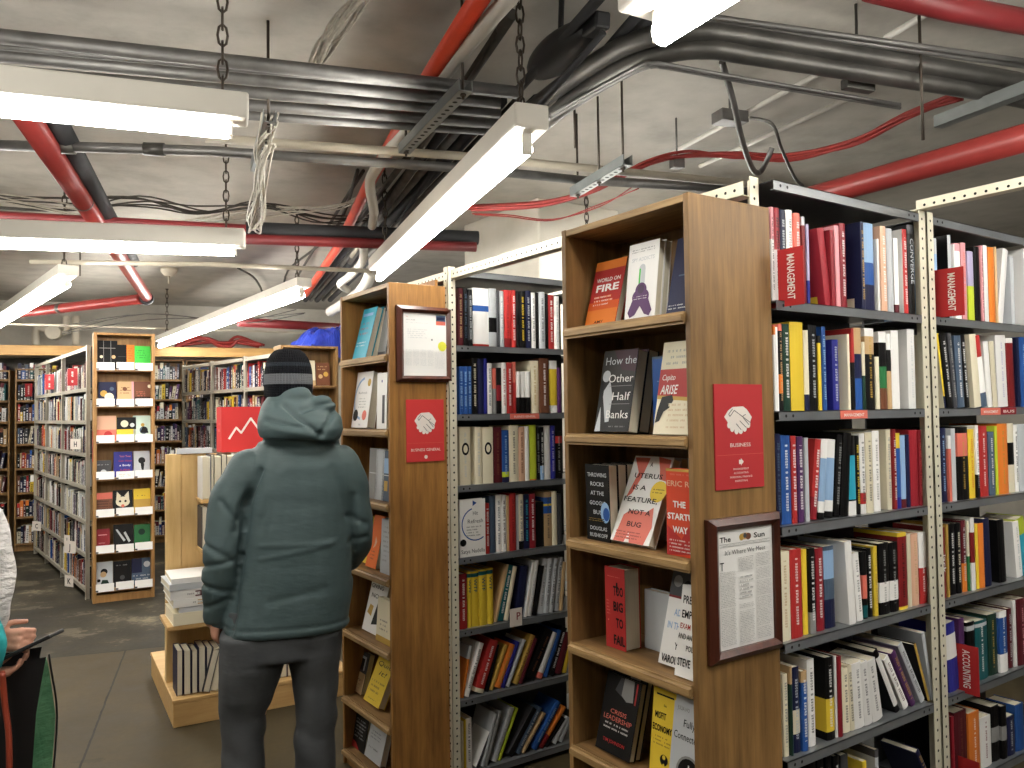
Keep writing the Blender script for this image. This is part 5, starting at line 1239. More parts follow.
cable('sagging bundle of red cables above the nearest end bookcase', [(470, 208, 2.98), (540, 203, 2.97), (598, 187, 2.99), (650, 163, 3.05), (690, 154, 3.08), (735, 156, 3.06), (790, 157, 3.05), (850, 142, 3.06), (905, 117, 3.1), (960, 96, 3.12)], .009, M['red_cable'], 5, 7, .018, seed=3)
cable('pair of thin red wires sagging in front of the column', [(474, 212, 2.96), (510, 218, 2.93), (552, 217, 2.93), (600, 204, 2.96), (640, 186, 2.98)], .004, M['red_cable'], 6, 2, .02, seed=4)
cable('bundle of grey cables hanging from the top edge, left of the middle', [(372, -20, 3.2), (345, 20, 3.2), (325, 50, 3.16), (312, 80, 3.12)], .006, M['grey_cable'], 6, 12, .03, seed=5)
cable('tangled pale cables dangling from the perforated channel at upper left', [(270, 120, 2.88), (262, 150, 2.84), (258, 190, 2.78), (252, 222, 2.72), (256, 232, 2.71), (260, 215, 2.73), (264, 170, 2.8), (270, 140, 2.85)], .005, M['grey_cable'], 5, 8, .03, seed=6)
cable('loose cables strung along the ceiling at upper left', [(-30, 200, 3.2), (60, 205, 3.18), (140, 202, 3.18), (200, 207, 3.17), (262, 203, 3.18), (330, 218, 3.18), (400, 214, 3.2)], .006, M['dark_cable'], 6, 6, .05, seed=7)
cable('pale cables crossing the ceiling behind the slanting red pipe', [(-20, 196, 3.16), (70, 212, 3.1), (160, 226, 3.08), (250, 214, 3.12), (330, 204, 3.16), (380, 190, 3.2)], .005, M['grey_cable'], 6, 4, .05, seed=8)
cable('curved grey flexible conduit hanging above the nearest end bookcase', [(722, 62, 3.0), (733, 100, 2.92), (742, 140, 2.84), (752, 168, 2.8), (760, 172, 2.8), (768, 158, 2.84), (772, 148, 2.88)], .013, M['galv'], 6)
cable('second flexible conduit hanging near the red cables', [(750, 118, 3.05), (772, 124, 3.0), (782, 150, 2.92), (795, 178, 2.86), (803, 186, 2.85)], .008, M['galv_dark'], 6)
cable('thin wires spread over the ceiling beyond the left lamps', [(60, 330, 2.7), (150, 318, 2.75), (240, 322, 2.72), (300, 312, 2.78)], .005, M['dark_cable'], 5, 3, .05, seed=9)
cable('branching dark wires on the ceiling below the dull red pipe', [(238, 268, 3.24), (256, 280, 3.24), (262, 300, 3.24), (246, 318, 3.24)], .012, M['dark_cable'], 5)
cable('dark wires crossing the ceiling left of the orange pipe', [(360, 165, 3.26), (330, 225, 3.26), (292, 275, 3.26), (285, 292, 3.26)], .012, M['dark_cable'], 5, 2, .05)
cable('heap of red and dark cables behind the oak fascia', [bd(a_, 11.9, z_) for a_, z_ in ((-.5, 2.66), (-.2, 2.74), (.1, 2.67), (.3, 2.75), (.6, 2.68))], .02, M['red_cable'], 5, 6, .05, seed=10, raw=True)
# odd fittings
p = onz(560, 52, 3.1); mb = MB(); bm = bmesh.new(); bmesh.ops.create_uvsphere(bm, u_segments=20, v_segments=12, radius=1)
for v in bm.verts: v.co = Vector((v.co.x*.3, v.co.y*.08, v.co.z*.075))
mb.addbm(bm, sm=True); bm.free(); mb.bbox(.26, .38, -.03, .03, -.03, .03, .01); mb.tube([(0, 0, .05), (0, 0, .2)], .012, 8)
o = mb.build('floodlight', M['black'], None, p); o.rotation_euler = (0, .12, math.atan2(-D1.y, -D1.x)); tag(o, 'black oblong light fitting hanging beside the top of the middle lamp', 'light fitting')
p = onz(169, 268, CEIL-.0); mb = MB(); mb.tube([(0, 0, 0), (0, 0, -.04), (0, 0, -.09)], [.09, .085, .045], 16); mb.tube([(0, 0, -.09), (0, 0, -.17)], .012, 8)
tag(mb.build('sprinkler_head', M['cream_pipe'], None, p), 'cream funnel shaped sprinkler under the ceiling, right of the slanting red pipe', 'sprinkler')
def box_fit(label, x, y, z, s, mat, name='junction_box'):
    p = onz(x, y, z); mb = MB(); mb.bbox(-s[0]/2, s[0]/2, -s[1]/2, s[1]/2, -s[2]/2, s[2]/2, .004); mb.tube([(0, 0, s[2]/2), (0, 0, CEIL-z)], .006, 6); o = mb.build(name, mat, None, p); o.rotation_euler = (0, 0, GRID); tag(o, label, 'junction box')
box_fit('steel junction box on the white conduits above the nearest bookcase', 730, 118, 3.2, (.16, .1, .06), M['galv'])
box_fit('small steel box on the red cables above the nearest bookcase', 677, 163, 3.05, (.07, .05, .06), M['galv'])
box_fit('small dark fitting on the thin conduit at upper right', 858, 86, 2.97, (.14, .04, .04), M['galv_dark'])
# hanging rods on the ceiling
for i, (x, y, z, l) in enumerate(((575, 148, 2.97, 'thin rod above the cream pipe beside the middle lamp'), (923, 140, 2.72, 'thin rod holding the broad red pipe at upper right'), (80, 276, 2.95, 'thin rod holding the red pipe at left'))):
    p = onz(x, y, z); mb = MB(); mb.tube([(0, 0, 0), (0, 0, CEIL-z)], .006, 6); tag(mb.build('hanger_rod', M['chain'], None, p), l, 'rod', 'hanger rods')
# wall pipework and blue tarpaulin beyond
def bpt(x, y, b): d = ray(x, y); return EYEP+d*(b/(d.x*D1.x+d.y*D1.y))
def wpipe(label, pts, r, mat, b=12.3, k=4): pipe(label, [bpt(x, y, b) for x, y in pts], r, mat, 12, k, raw=True, group='pipework on the far wall')
wpipe('pale pipe with a bend on the far wall, above the left shelving', [(36, 346), (36, 332), (40, 328), (52, 331), (62, 333), (66, 328), (66, 316)], .05, M['cream_pipe'])
wpipe('upright pale pipe with a valve on the far wall', [(76, 345), (76, 316)], .05, M['cream_pipe'])
wpipe('fat grey duct passing under the oak fascia at far left', [(-40, 368), (30, 367), (110, 368)], .12, M['galv_dark'], 12.45, 0)
wpipe('thin pale pipe under the oak fascia at far left', [(-40, 356), (110, 355)], .04, M['cream_pipe'], 12.45, 0)
mb = MB(); p = bpt(54, 333, 12.2); mb.tube([p-D1*.1, p+D1*.1], .09, 16); tag(mb.build('valve', M['cream_pipe']), 'round pale valve on the far wall pipework', 'valve')
c = Vector((3.2, 7.9, 2.27)); bm = bmesh.new(); bmesh.ops.create_grid(bm, x_segments=40, y_segments=26, size=1)
rn = random.Random(8)
from mathutils import noise as mnoise
for v in bm.verts:
    x, y = v.co.x, v.co.y; e = max(0, 1-max(abs(x), abs(y))**3)
    v.co = Vector((x*.46+.05*mnoise.noise(Vector((x*2, y*2, 3))), y*.4, .02+e*(.28+.16*mnoise.noise(Vector((x*2.2, y*2.2, 0))))+.05*mnoise.noise(Vector((x*7, y*7, 1)))*e))
mb = MB(); mb.addbm(bm, sm=False); bm.free(); mb.box(-.44, .44, -.38, .38, -.02, .02)
tag(mb.build('tarpaulin', M['blue_tarp'], None, c), 'crumpled blue tarpaulin heaped above the bookcase right of the hat', 'tarpaulin')
# ------------------------------------------------------------------ people
def fabric(name, dark, light, scale=3, wr=.5, rough=.75, fine=160, sheen=.0, dist=.02):
    t = NT(name); o = t.obj(); a = t.noise(o, scale, 4, .55); f = t.noise(o, fine, 2)
    mp = t.n('ShaderNodeMapping'); mp.inputs['Scale'].default_value = (1.2, 1.2, 3.2); t.l(o, mp.inputs['Vector']); w = t.noise(mp.outputs[0], scale*1.6, 3, .5)
    t.base(t.ramp(a, [(.3, dark), (.7, light)])); t.set(Roughness=rough, Specular_IOR_Level=.3)
    t.bump(t.math('ADD', t.math('MULTIPLY', w, 1), t.math('MULTIPLY', f, .03)), wr, dist); return t.m
M['jacket'] = fabric('teal_grey_shell_fabric', rgb(57, 73, 74), rgb(71, 86, 88), 2.6, .34, .58)
M['trousers'] = fabric('dark_grey_twill', rgb(56, 58, 60), rgb(76, 78, 80), 4, .22, .85)
M['skin'] = plain('skin', rgb(188, 137, 113), .5, 0, .06, 20)
M['hair'] = plain('dark_hair', rgb(44, 34, 28), .6, 0, .2, 60)
M['shoe'] = plain('dark_leather', rgb(38, 32, 28), .5, 0, .15, 12)
M['fleece'] = fabric('white_fleece', rgb(194, 190, 187), rgb(216, 212, 209), 14, .6, .9)
M['teal_cloth'] = fabric('turquoise_cloth', rgb(30, 136, 140), rgb(48, 160, 160), 4, .3)
M['pink_cloth'] = fabric('pink_cloth', rgb(176, 70, 110), rgb(196, 92, 128), 4, .3)
M['jeans'] = fabric('dark_jeans', rgb(34, 36, 46), rgb(50, 52, 64), 6, .4, .85)
def hat_material():
    t = NT('knitted_wool'); o = t.obj(); sx = t.n('ShaderNodeSeparateXYZ'); t.l(o, sx.inputs[0]); z = sx.outputs[2]
    ang = t.math('ARCTAN2', sx.outputs[1], sx.outputs[0]); rib = t.math('SINE', t.math('MULTIPLY', ang, 62)); st = t.math('SINE', t.math('MULTIPLY', z, 900))
    c = t.ramp(z, [(0, rgb(20, 21, 25)), (.062, rgb(96, 98, 102)), (.103, rgb(20, 21, 25)), (.135, rgb(38, 42, 48)), (.152, rgb(18, 18, 21))])
    for n in t.t.nodes:
        if n.type == 'VALTORGB': n.color_ramp.interpolation = 'CONSTANT'
    t.base(c); t.set(Roughness=.95, Specular_IOR_Level=.1); t.bump(t.math('ADD', rib, t.math('MULTIPLY', st, .5)), .5, .004); return t.m
M['hat'] = hat_material()
def loft(mb, rings, n=28, cap=True):
    """rings of (x, y, z, rx, ry[, squareness, ux, uy]) in local space; elliptical sections lying flat."""
    b = len(mb.v)
    for r in rings:
        x, y, z, rx, ry = r[:5]; p = r[5] if len(r) > 5 else 2.2; tx = r[6] if len(r) > 6 else 0; ty = r[7] if len(r) > 7 else 0
        for k in range(n):
            a = 2*math.pi*k/n; ca, sa = math.cos(a), math.sin(a); cx = math.copysign(abs(ca)**(2/p), ca)*rx; cy = math.copysign(abs(sa)**(2/p), sa)*ry
            mb.v.append((x+cx, y+cy, z+cx*tx+cy*ty))
    add = lambda f: (mb.f.append(f), mb.c.append((1,)*4), mb.k.append((1,)*4), mb.u.append([(0, -9)]*len(f)), mb.mi.append(0), mb.sm.append(True))
    for i in range(len(rings)-1):
        for k in range(n):
            k2 = (k+1) % n; add((b+i*n+k, b+i*n+k2, b+(i+1)*n+k2, b+(i+1)*n+k))
    if cap: add(tuple(b+k for k in range(n))[::-1]); add(tuple(b+(len(rings)-1)*n+k for k in range(n)))
def ball(mb, c, r, seg=16):
    bm = bmesh.new(); bmesh.ops.create_uvsphere(bm, u_segments=seg, v_segments=seg//2+2, radius=1)
    r = (r, r, r) if isinstance(r, (int, float)) else r
    for v in bm.verts: v.co = Vector((c[0]+v.co.x*r[0], c[1]+v.co.y*r[1], c[2]+v.co.z*r[2]))
    mb.addbm(bm, sm=True); bm.free()
def limb(mb, pts, rs, n=14):
    P = smooth_path(pts, 5); m = len(pts)-1; R = []
    for i in range(len(P)):
        f = i/5; j = min(int(f), m-1); g = f-j; R.append(rs[j]*(1-g)+rs[j+1]*g)
    mb.tube(P, R, n); ball(mb, P[0], R[0]*.99, n); ball(mb, P[-1], R[-1]*.99, n)
def fuse(mb, name, mat, parent, voxel, smooth=6, fac=.5, wr=None):
    """melts overlapping volumes into one continuous skin."""
    o = mb.build(name+'_tmp', mat); r = o.modifiers.new('r', 'REMESH'); r.mode = 'VOXEL'; r.voxel_size = voxel; r.use_smooth_shade = True
    s = o.modifiers.new('s', 'SMOOTH'); s.iterations = smooth; s.factor = fac
    dg = bpy.context.evaluated_depsgraph_get(); me = bpy.data.meshes.new_from_object(o.evaluated_get(dg)); me.name = name
    bpy.data.objects.remove(o)
    if wr:
        me.calc_loop_triangles()
        no = [v.normal.copy() for v in me.vertices]
        for v, n in zip(me.vertices, no): v.co += n*wr(v.co)
    for p in me.polygons: p.use_smooth = True
    me.materials.clear(); me.materials.append(mat)
    q = bpy.data.objects.new(name, me); COL.objects.link(q); q.parent = parent; return q
N3 = lambda x, y, z: mnoise.noise(Vector((x, y, z)))
def hand(mb, W, d, up, side, curl=.8, s=1.0, thumb=1):
    """palm at wrist W, fingers along d, back of the hand towards up; side points to the thumb."""
    d, up, side = Vector(d).normalized(), Vector(up).normalized(), Vector(side).normalized(); W = Vector(W)
    pc = W+d*.05*s
    for a, b in ((-.026, .01), (0, .013), (.026, .011)): limb(mb, [W+side*a*s*.6, W+d*.085*s+side*a*s], [.019*s, .0165*s], 10)
    for i, (o, l) in enumerate(((.034, .072), (.012, .08), (-.011, .075), (-.033, .058))):
        p0 = W+d*.088*s+side*o*s; dirs = []; q = p0; pts = [p0]
        for j, f in enumerate((.45, .32, .23)):
            a = curl*(j+1)*(.72+.04*i); q = q+(d*math.cos(a)-up*math.sin(a))*l*f*s; pts.append(q)
        limb(mb, pts, [.0105*s, .0098*s, .0092*s, .0078*s], 9)
    p0 = W+d*.02*s+side*.028*s*thumb; limb(mb, [p0, p0+(side*.8*thumb+d*.6-up*.25)*.036*s, p0+(side*.62*thumb+d*1.15-up*.6)*.06*s], [.0135*s, .0115*s, .009*s], 9)

# --- the person with the striped hat, seen from behind.  local x to the right, y away from the camera, z up
def man():
    base = atd(285, 413, 3.36); K = 3.36/810.53; KZ = 3.2/810.53; rz = math.atan2(ray(285, 413).y, ray(285, 413).x)-math.pi/2
    t = tag(empty('person', (base.x, base.y, 0), rz), 'person seen from behind in a teal grey hooded jacket, grey trousers and striped knitted hat', 'person')
    H = base.z
    X = lambda px_: (px_-285)*K
    Z = lambda py_: H-(py_-413)*KZ
    # body: one continuous figure
    b = MB()
    loft(b, [(.012, .03, Z(408), .066, .07), (.012, .02, Z(425), .08, .075), (.02, .02, Z(448), .1, .07), (.02, .01, Z(470), .16, .1), (.03, .0, Z(540), .15, .1), (.0, 0, Z(600), .15, .1), (0, 0, Z(640), .15, .1), (0, 0, Z(662), .14, .09)])
    hx, hz = X(289), Z(377)
    loft(b, [(hx, .06, hz-.14, .05, .06), (hx, .065, hz-.1, .072, .088), (hx, .05, hz-.03, .084, .105), (hx, .04, hz+.03, .08, .1), (hx, .035, hz+.06, .055, .07)])
    ball(b, (hx, .155, hz-.03), (.018, .026, .03)); ball(b, (hx, .14, hz-.012), (.014, .022, .03))         # nose
    ball(b, (hx, .135, hz-.085), (.032, .022, .012)); ball(b, (hx, .125, hz-.125), (.035, .03, .025))      # mouth, chin
    for s in (-1, 1):
        ball(b, (hx+s*.034, .142, hz+.0), (.018, .012, .011)); ball(b, (hx+s*.088, .03, hz-.03), (.012, .024, .034))
        ball(b, (hx+s*.05, .125, hz-.045), (.028, .03, .03))
    limb(b, [(X(246), 0, Z(472)), (X(224), -.02, Z(545)), (X(217), .02, Z(622))], [.055, .05, .038])
    limb(b, [(X(332), 0, Z(474)), (X(351), .01, Z(548)), (X(345), .24, Z(570))], [.055, .048, .038])
    hand(b, (X(219), .02, Z(616)), (.08, .1, -1), (-.75, -.5, 0), (.25, .9, 0), .75, 1.06)
    hand(b, (X(344), .25, Z(570)), (-.35, .9, .1), (.5, .2, .8), (-.7, -.1, .6), .9, 1.05)
    for kx, ax, fx, yk in ((254, 245, 243, .03), (313, 313, 312, -.02)):
        limb(b, [(X(kx-2 if kx < 285 else kx), 0, Z(644)), (X(kx), .02, Z(710)), (X(ax), -.01+yk, Z(752)), (X(fx), -.03+yk, .09)], [.075, .06, .05, .042])
        limb(b, [(X(fx), -.05+yk, .05), (X(fx-2), .08+yk, .04), (X(fx-3), .17+yk, .032)], [.045, .042, .034])
    fuse(b, 'body', M['skin'], t, .0062, 3)
    # trousers
    b = MB(); K0 = 1.0
    loft(b, [(X(281), 0, Z(612), .215, .15), (X(281), 0, Z(640), .232, .165), (X(281), .0, Z(662), .23, .165)])
    loft(b, [(X(254), .0, Z(636), .128, .155, 2.4), (X(253), .0, Z(670), .128, .15), (X(248), .015, Z(702), .109, .13), (X(244), .02, Z(722), .088, .108), (X(244), .01, Z(745), .082, .1), (X(245), .0, Z(775), .08, .098), (X(244), -.01, Z(805), .078, .095), (X(243), -.01, .045, .08, .1)])
    loft(b, [(X(311), .0, Z(636), .12, .155, 2.4), (X(312), .0, Z(664), .11, .15), (X(313), -.0, Z(690), .094, .13), (X(313.5), -.015, Z(720), .084, .11), (X(312.5), -.025, Z(745), .082, .1), (X(312), -.03, Z(775), .08, .096), (X(311), -.03, Z(805), .078, .095), (X(311), -.03, .045, .08, .1)])
    def wr(c):
        knee = math.exp(-((c.z-Z(735))/.1)**2); low = math.exp(-((c.z-.12)/.12)**2)
        r = max(0, N3(c.x*5+3*c.z, c.y*5, c.z*17)) if True else 0
        return .013*(.25+knee+low)*(N3(c.x*5+2*c.z, c.y*5, c.z*12+6*c.x)+.1)+.003*N3(c.x*9, c.y*9, c.z*9)
    fuse(b, 'trousers', M['trousers'], t, .009, 6, .5, wr)
    # jacket
    b = MB()
    loft(b, [(X(286.5), 0, Z(637), .243, .178, 2.5), (X(287), 0, Z(632), .252, .186, 2.5), (X(287), 0, Z(625), .248, .182, 2.5), (X(292), 0, Z(600), .240, .18, 2.5), (X(297), 0, Z(560), .224, .172, 2.5), (X(299), 0, Z(520), .215, .168, 2.5), (X(299), 0, Z(490), .215, .165, 2.4), (X(299), .0, Z(468), .212, .155, 2.3), (X(299), .005, Z(452), .19, .135, 2.2), (X(299), .01, Z(440), .158, .118), (X(299), .02, Z(428), .12, .1), (X(298), .03, Z(412), .09, .09)])
    limb(b, [(X(252), 0, Z(471)), (X(236), -.012, Z(500)), (X(228), -.03, Z(545)), (X(224), -.01, Z(590)), (X(221), .02, Z(618))], [.09, .09, .081, .073, .06], 18)
    limb(b, [(X(336), 0, Z(470)), (X(347), .0, Z(502)), (X(353), .01, Z(545)), (X(349), .1, Z(568)), (X(345), .22, Z(570))], [.098, .09, .078, .07, .062], 18)
    # the hood lying on the shoulders
    loft(b, [(X(301), -.06, Z(449), .11, .06, 2.2), (X(300), -.075, Z(441), .152, .1, 2.3), (X(300), -.075, Z(430), .168, .112, 2.3, 0, .05), (X(299), -.06, Z(419), .166, .118, 2.3, 0, .12), (X(297), -.04, Z(408), .142, .112, 2.2, -.05, .2), (X(296), -.02, Z(398), .108, .098, 2.2, -.12, .28), (X(293), -.03, Z(391), .05, .05, 2.1, -.1, .3)])
    ball(b, (X(320), -.05, Z(406)), (.055, .06, .04)); ball(b, (X(294), -.045, Z(396)), (.07, .055, .05)); ball(b, (X(277), -.05, Z(414)), (.06, .06, .05))
    def wr(c):
        px_, py_ = 285+c.x/K, 413+(H-c.z)/KZ; w = 0
        arm = max(0, min(1, (252-px_)/14))+max(0, min(1, (px_-345)/8)); hood = max(0, min(1, (446-py_)/8))
        w += .007*arm*N3(c.x*6, c.y*6+c.x*6, c.z*10+c.x*9)
        w += .010*hood*(N3(c.x*6+c.z*6, c.y*6, c.z*9-c.x*6))
        w += (1-hood)*.0045*N3(c.x*3+c.z*2, c.y*3, c.z*6)
        # creases in the back
        for (x0, y0, x1, y1, dpt, wd) in ((251, 492, 244, 556, -.012, 3), (244, 556, 234, 632, -.012, 3), (350, 500, 352, 585, -.01, 3), (262, 545, 330, 545, .004, 2.2), (262, 558, 326, 546, .004, 2), (247, 506, 262, 470, -.018, 3), (248, 500, 240, 530, -.012, 4), (262, 512, 278, 474, .005, 5), (225, 635, 347, 631, 0, 2), (284, 405, 318, 436, -.016, 2.4), (318, 436, 330, 414, -.013, 2.4), (268, 420, 300, 428, -.012, 2.2), (300, 410, 330, 402, -.012, 2.4), (276, 428, 330, 443, .008, 4), (262, 440, 340, 446, -.012, 2.5), (205, 540, 232, 556, -.009, 2.6), (207, 566, 236, 560, -.009, 2.6), (206, 584, 235, 592, -.01, 2.6), (210, 608, 232, 600, -.008, 2.6), (226, 500, 240, 520, -.01, 2.6), (345, 520, 362, 530, -.009, 2.5), (346, 548, 362, 544, -.009, 2.5), (276, 470, 262, 540, -.006, 5), (330, 470, 344, 520, -.006, 5), (270, 600, 320, 590, -.004, 4)):
            if dpt == 0 or c.y > .05: continue
            dx, dy = x1-x0, y1-y0; l2 = dx*dx+dy*dy; s = max(0, min(1, ((px_-x0)*dx+(py_-y0)*dy)/l2)); dd = math.hypot(px_-x0-dx*s, py_-y0-dy*s); w += dpt*math.exp(-(dd/wd)**2)
        # stitched hem
        w -= .006*math.exp(-((py_-627.5)/1.3)**2)
        return w
    fuse(b, 'jacket', M['jacket'], t, .0085, 5, .5, wr)
    # hat
    b = MB(); hz0 = Z(399); hh = Z(346.5)-hz0
    loft(b, [(0, 0, 0, .094, .112), (0, 0, .012, .0985, .117), (0, 0, .05, .0995, .119), (0, 0, .062, .1005, .12), (0, 0, .103, .099, .118), (0, 0, .135, .0955, .114), (0, 0, .165, .087, .105), (0, 0, .192, .072, .088), (0, 0, .212, .05, .062), (0, 0, hh+.004, .02, .026)], 48)
    o = b.build('knitted_hat', M['hat'], t, (X(288.5), .035, hz0)); o['label'] = 'black knitted hat with a grey stripe'
    sd = o.modifiers.new('s', 'SUBSURF'); sd.levels = 1; sd.render_levels = 2
    # hair under the hat
    b = MB(); loft(b, [(hx, .03, hz-.1, .06, .07), (hx, .022, hz-.07, .082, .094), (hx, .03, hz-.02, .09, .1)], 24); b.build('hair', M['hair'], t)
    for fx, yk in ((243, .0), (311, -.03)):
        b = MB(); limb(b, [(X(fx), -.055+yk, .058), (X(fx-2), .08+yk, .052), (X(fx-3), .19+yk, .042)], [.052, .05, .04]); b.bbox(X(fx)-.05, X(fx)+.045, -.1+yk, .23+yk, 0, .03, .012); fuse(b, 'shoe', M['shoe'], t, .008, 4)
    return t
man()

# --- the person half out of the picture at the left edge, holding a dark tablet over a bag
def woman():
    dep = 2.3; K = dep/810.53; c = atd(-95, 414, dep+.1); rz = math.atan2(ray(150, 413).y, ray(150, 413).x)-math.pi/2-.75
    t = tag(empty('person', (c.x, c.y, 0), rz), 'person cut by the left edge in white fleece, holding a dark tablet over a bag', 'person', None)
    inv = (Matrix.Translation((c.x, c.y, 0)) @ Matrix.Rotation(rz, 4, 'Z')).inverted()
    L = lambda x, y, d: inv @ atd(x, y, d)
    b = MB()
    loft(b, [(0, 0, 1.46, .06, .065), (0, 0, 1.40, .1, .08), (0, 0, 1.36, .18, .1), (0, .01, 1.2, .17, .12), (0, 0, 1.05, .14, .105), (0, 0, .95, .17, .12), (0, 0, .85, .175, .125)])
    loft(b, [(0, .02, 1.46, .05, .055), (0, .03, 1.53, .066, .085), (0, .02, 1.6, .078, .1), (0, .01, 1.68, .076, .098), (0, 0, 1.735, .04, .05)])
    ball(b, (0, .125, 1.59), (.016, .024, .028)); ball(b, (0, .108, 1.545), (.028, .018, .011))
    for s in (-1, 1): ball(b, (s*.03, .112, 1.62), (.016, .01, .01)); ball(b, (s*.078, .0, 1.6), (.01, .02, .03))
    wr_ = L(-8, 640, dep); w2 = L(-20, 676, dep-.04)
    limb(b, [(.2, 0, 1.33), (.25, .02, 1.1), tuple(wr_)], [.05, .045, .032]); limb(b, [(-.2, 0, 1.33), (-.22, .06, 1.08), tuple(w2)], [.05, .045, .03])
    vw = (inv.to_3x3() @ -ray(10, 640)).normalized(); d = (L(28, 640, dep+.02)-wr_).normalized(); up = (vw-d*vw.dot(d)).normalized(); sd = d.cross(up)
    sd = sd if sd.z > 0 else -sd
    hand(b, wr_, d, up, sd, .95, .8, 1)
    d2 = (L(20, 668, dep)-w2).normalized(); u2 = Vector((0, 0, -1)); u2 = (u2-d2*u2.dot(d2)).normalized(); s2 = d2.cross(u2)
    hand(b, w2, d2, u2, s2 if s2.dot(vw) < 0 else -s2, .5, .8, 1)
    for s in (-1, 1):
        limb(b, [(s*.085, 0, .85), (s*.09, .015, .48), (s*.09, -.01, .1)], [.085, .062, .042]); limb(b, [(s*.09, -.03, .05), (s*.095, .14, .035)], [.042, .034])
    fuse(b, 'body', M['skin'], t, .005, 2)
    b = MB(); loft(b, [(0, 0, 1.43, .075, .075), (0, 0, 1.385, .15, .1), (0, 0, 1.34, .2, .12), (0, .01, 1.2, .2, .14), (0, 0, 1.05, .18, .13), (0, 0, .9, .2, .145), (0, 0, .84, .2, .145)])
    limb(b, [(.2, 0, 1.33), tuple(L(-30, 515, dep+.02)), tuple(L(-9, 578, dep+.02)), tuple(L(-11, 612, dep)), tuple(L(-14, 634, dep))], [.08, .075, .062, .05, .04], 16)
    limb(b, [(-.2, 0, 1.33), (-.22, .06, 1.1), tuple(w2.lerp(Vector((-.22, .06, 1.1)), .25))], [.085, .075, .055], 16)
    fuse(b, 'fleece', M['fleece'], t, .011, 4, .5, lambda c: .012*N3(c.x*14, c.y*14, c.z*14))
    b = MB(); limb(b, [tuple(L(-10, 628, dep-.05)), tuple(L(-7, 645, dep-.06)), tuple(L(-9, 662, dep-.05))], [.03, .034, .03]); b.build('turquoise_cuff', M['teal_cloth'], t)
    b = MB()
    loft(b, [(0, 0, .92, .19, .14), (0, 0, .8, .2, .145), (0, 0, .74, .19, .14)])
    for s in (-1, 1): loft(b, [(s*.09, 0, .8, .1, .12), (s*.095, .01, .48, .08, .09), (s*.095, 0, .08, .075, .085)])
    fuse(b, 'trousers', M['jeans'], t, .012, 5)
    b = MB(); loft(b, [(0, -.02, 1.42, .07, .04), (0, -.03, 1.5, .082, .075), (0, -.02, 1.6, .09, .1), (0, -.01, 1.7, .09, .108), (0, -.01, 1.76, .05, .06)], 24); b.build('hair', M['hair'], t)
    for s in (-1, 1):
        b = MB(); limb(b, [(s*.09, -.04, .05), (s*.095, .15, .04)], [.05, .042]); fuse(b, 'shoe', M['shoe'], t, .01, 3)
    # tablet
    p, q = atd(-22, 671, dep-.06), atd(49.5, 636.5, dep-.02); ax = (q-p); ln = ax.length; ax.normalize(); n = Vector((0, 0, 1)); yv = ray(20, 655); yv = (yv-ax*yv.dot(ax)).normalized(); zv = ax.cross(yv)
    M4 = Matrix.Identity(4)
    for r in range(3): M4[r][0], M4[r][1], M4[r][2], M4[r][3] = ax[r], yv[r], zv[r], p[r]
    mb = MB(); mb.bbox(0, ln, 0, .11, -.0055, .0055, .003); o = mb.build('tablet', M['black'], None, None, False, M4); tag(o, 'dark thin tablet seen edge on, held by the hands at the left edge', 'tablet')
    # bag: a black shopper with a green printed side
    tl, tr, br, mid = atd(8, 668, dep), atd(50, 655, dep+.02), atd(50, 790, dep+.06), atd(57, 715, dep+.04)
    g = tag(empty('shopping_bag', tl), 'black shopping bag with a green side panel hanging at the left edge', 'bag'); q = lambda P: P-tl
    back = CF.copy(); back.z = 0; back = back.normalized()*.1-CR*.07
    up0, lo0 = atd(-40, 672, dep-.03), atd(-40, 800, dep-.03)
    f = [up0, atd(46, 657, dep), atd(40, 690, dep), atd(36, 715, dep), atd(30, 800, dep), lo0]
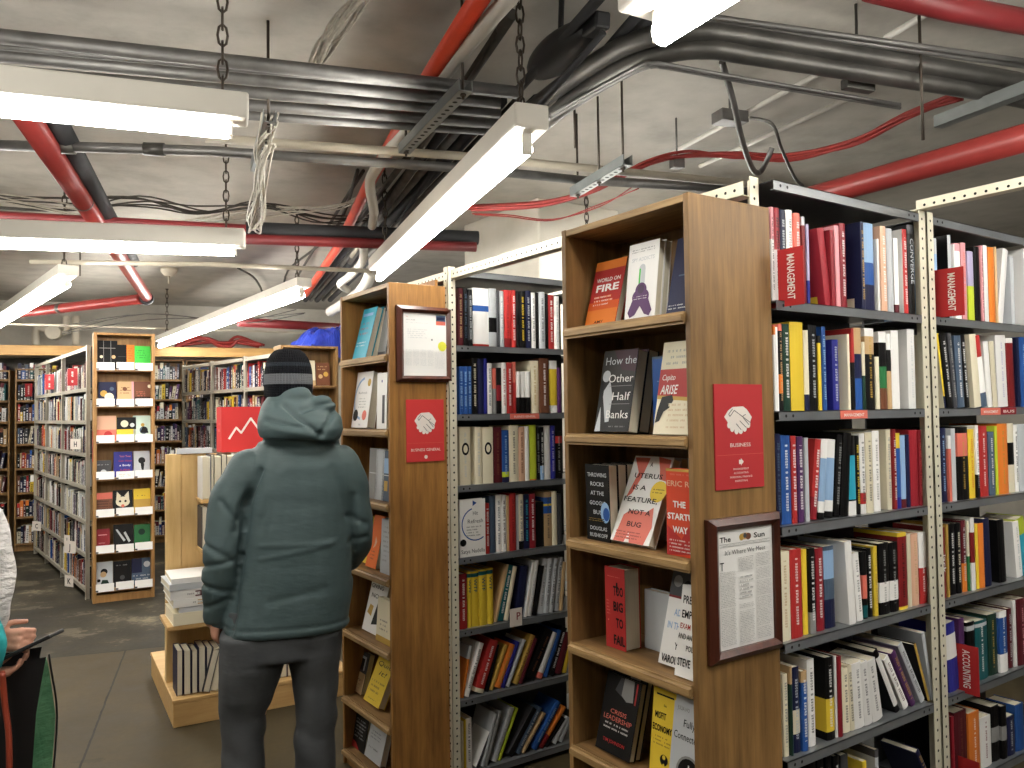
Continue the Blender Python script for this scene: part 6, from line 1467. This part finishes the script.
    mb = MB(); F = [q(v) for v in f]; Bk = [v+back for v in F]; mb.face(F[::-1]); mb.face(Bk)
    for i in (5, 4): mb.face([F[i], F[(i+1) % 6], Bk[(i+1) % 6], Bk[i]])
    mb.build('bag_body', M['black'], g)
    gc = fabric('green_bag_print', rgb(58, 104, 74), rgb(96, 140, 106), 9, .4, .35)
    s_ = [atd(46, 657, dep), atd(49, 668, dep+.02), atd(55.5, 715, dep+.05), atd(50, 800, dep+.06), atd(30, 800, dep), atd(36, 715, dep), atd(40, 690, dep)]
    mb = MB(); mb.face([q(v) for v in s_]); mb.build('side_panel', gc, g)
    mb = MB(); mb.tube([q(v) for v in smooth_path([atd(49, 654, dep+.02), atd(51, 670, dep+.02), atd(57, 716, dep+.05), atd(51, 800, dep+.06)], 5)], .0028, 8); mb.build('piping', M['black'], g)
    mb = MB(); mb.tube([q(v) for v in smooth_path([atd(2, 672, dep-.06), atd(5, 705, dep-.05), atd(9, 740, dep-.05), atd(9, 800, dep-.05)], 5)], [.008]*16, 10); mb.build('strap', plain('rust_leather', rgb(150, 62, 40), .5), g)
woman()
# ------------------------------------------------------------------ light, exposure and true size
w = bpy.data.worlds.new('world'); SC.world = w; w.use_nodes = True; w.node_tree.nodes['Background'].inputs[0].default_value = (.9, .95, 1, 1); w.node_tree.nodes['Background'].inputs[1].default_value = .0
SC.view_settings.view_transform = 'Standard'; SC.view_settings.look = 'None'; SC.view_settings.gamma = 1; SC.view_settings.exposure = 1.42; SC.view_settings.use_curve_mapping = False
SC.cycles.max_bounces = 8; SC.cycles.diffuse_bounces = 5; SC.cycles.sample_clamp_indirect = 4; SC.cycles.use_denoising = True
try: SC.cycles.use_light_tree = True
except Exception: pass
S = .912                                                       # the rows were laid out in a unit of 0.912 m
bpy.context.view_layer.update()
for o in list(SC.objects):
    if o.parent is None:
        o.matrix_world = Matrix.Scale(S, 4) @ o.matrix_world if o.type != 'CAMERA' else Matrix.Translation(o.matrix_world.translation*(S-1)) @ o.matrix_world
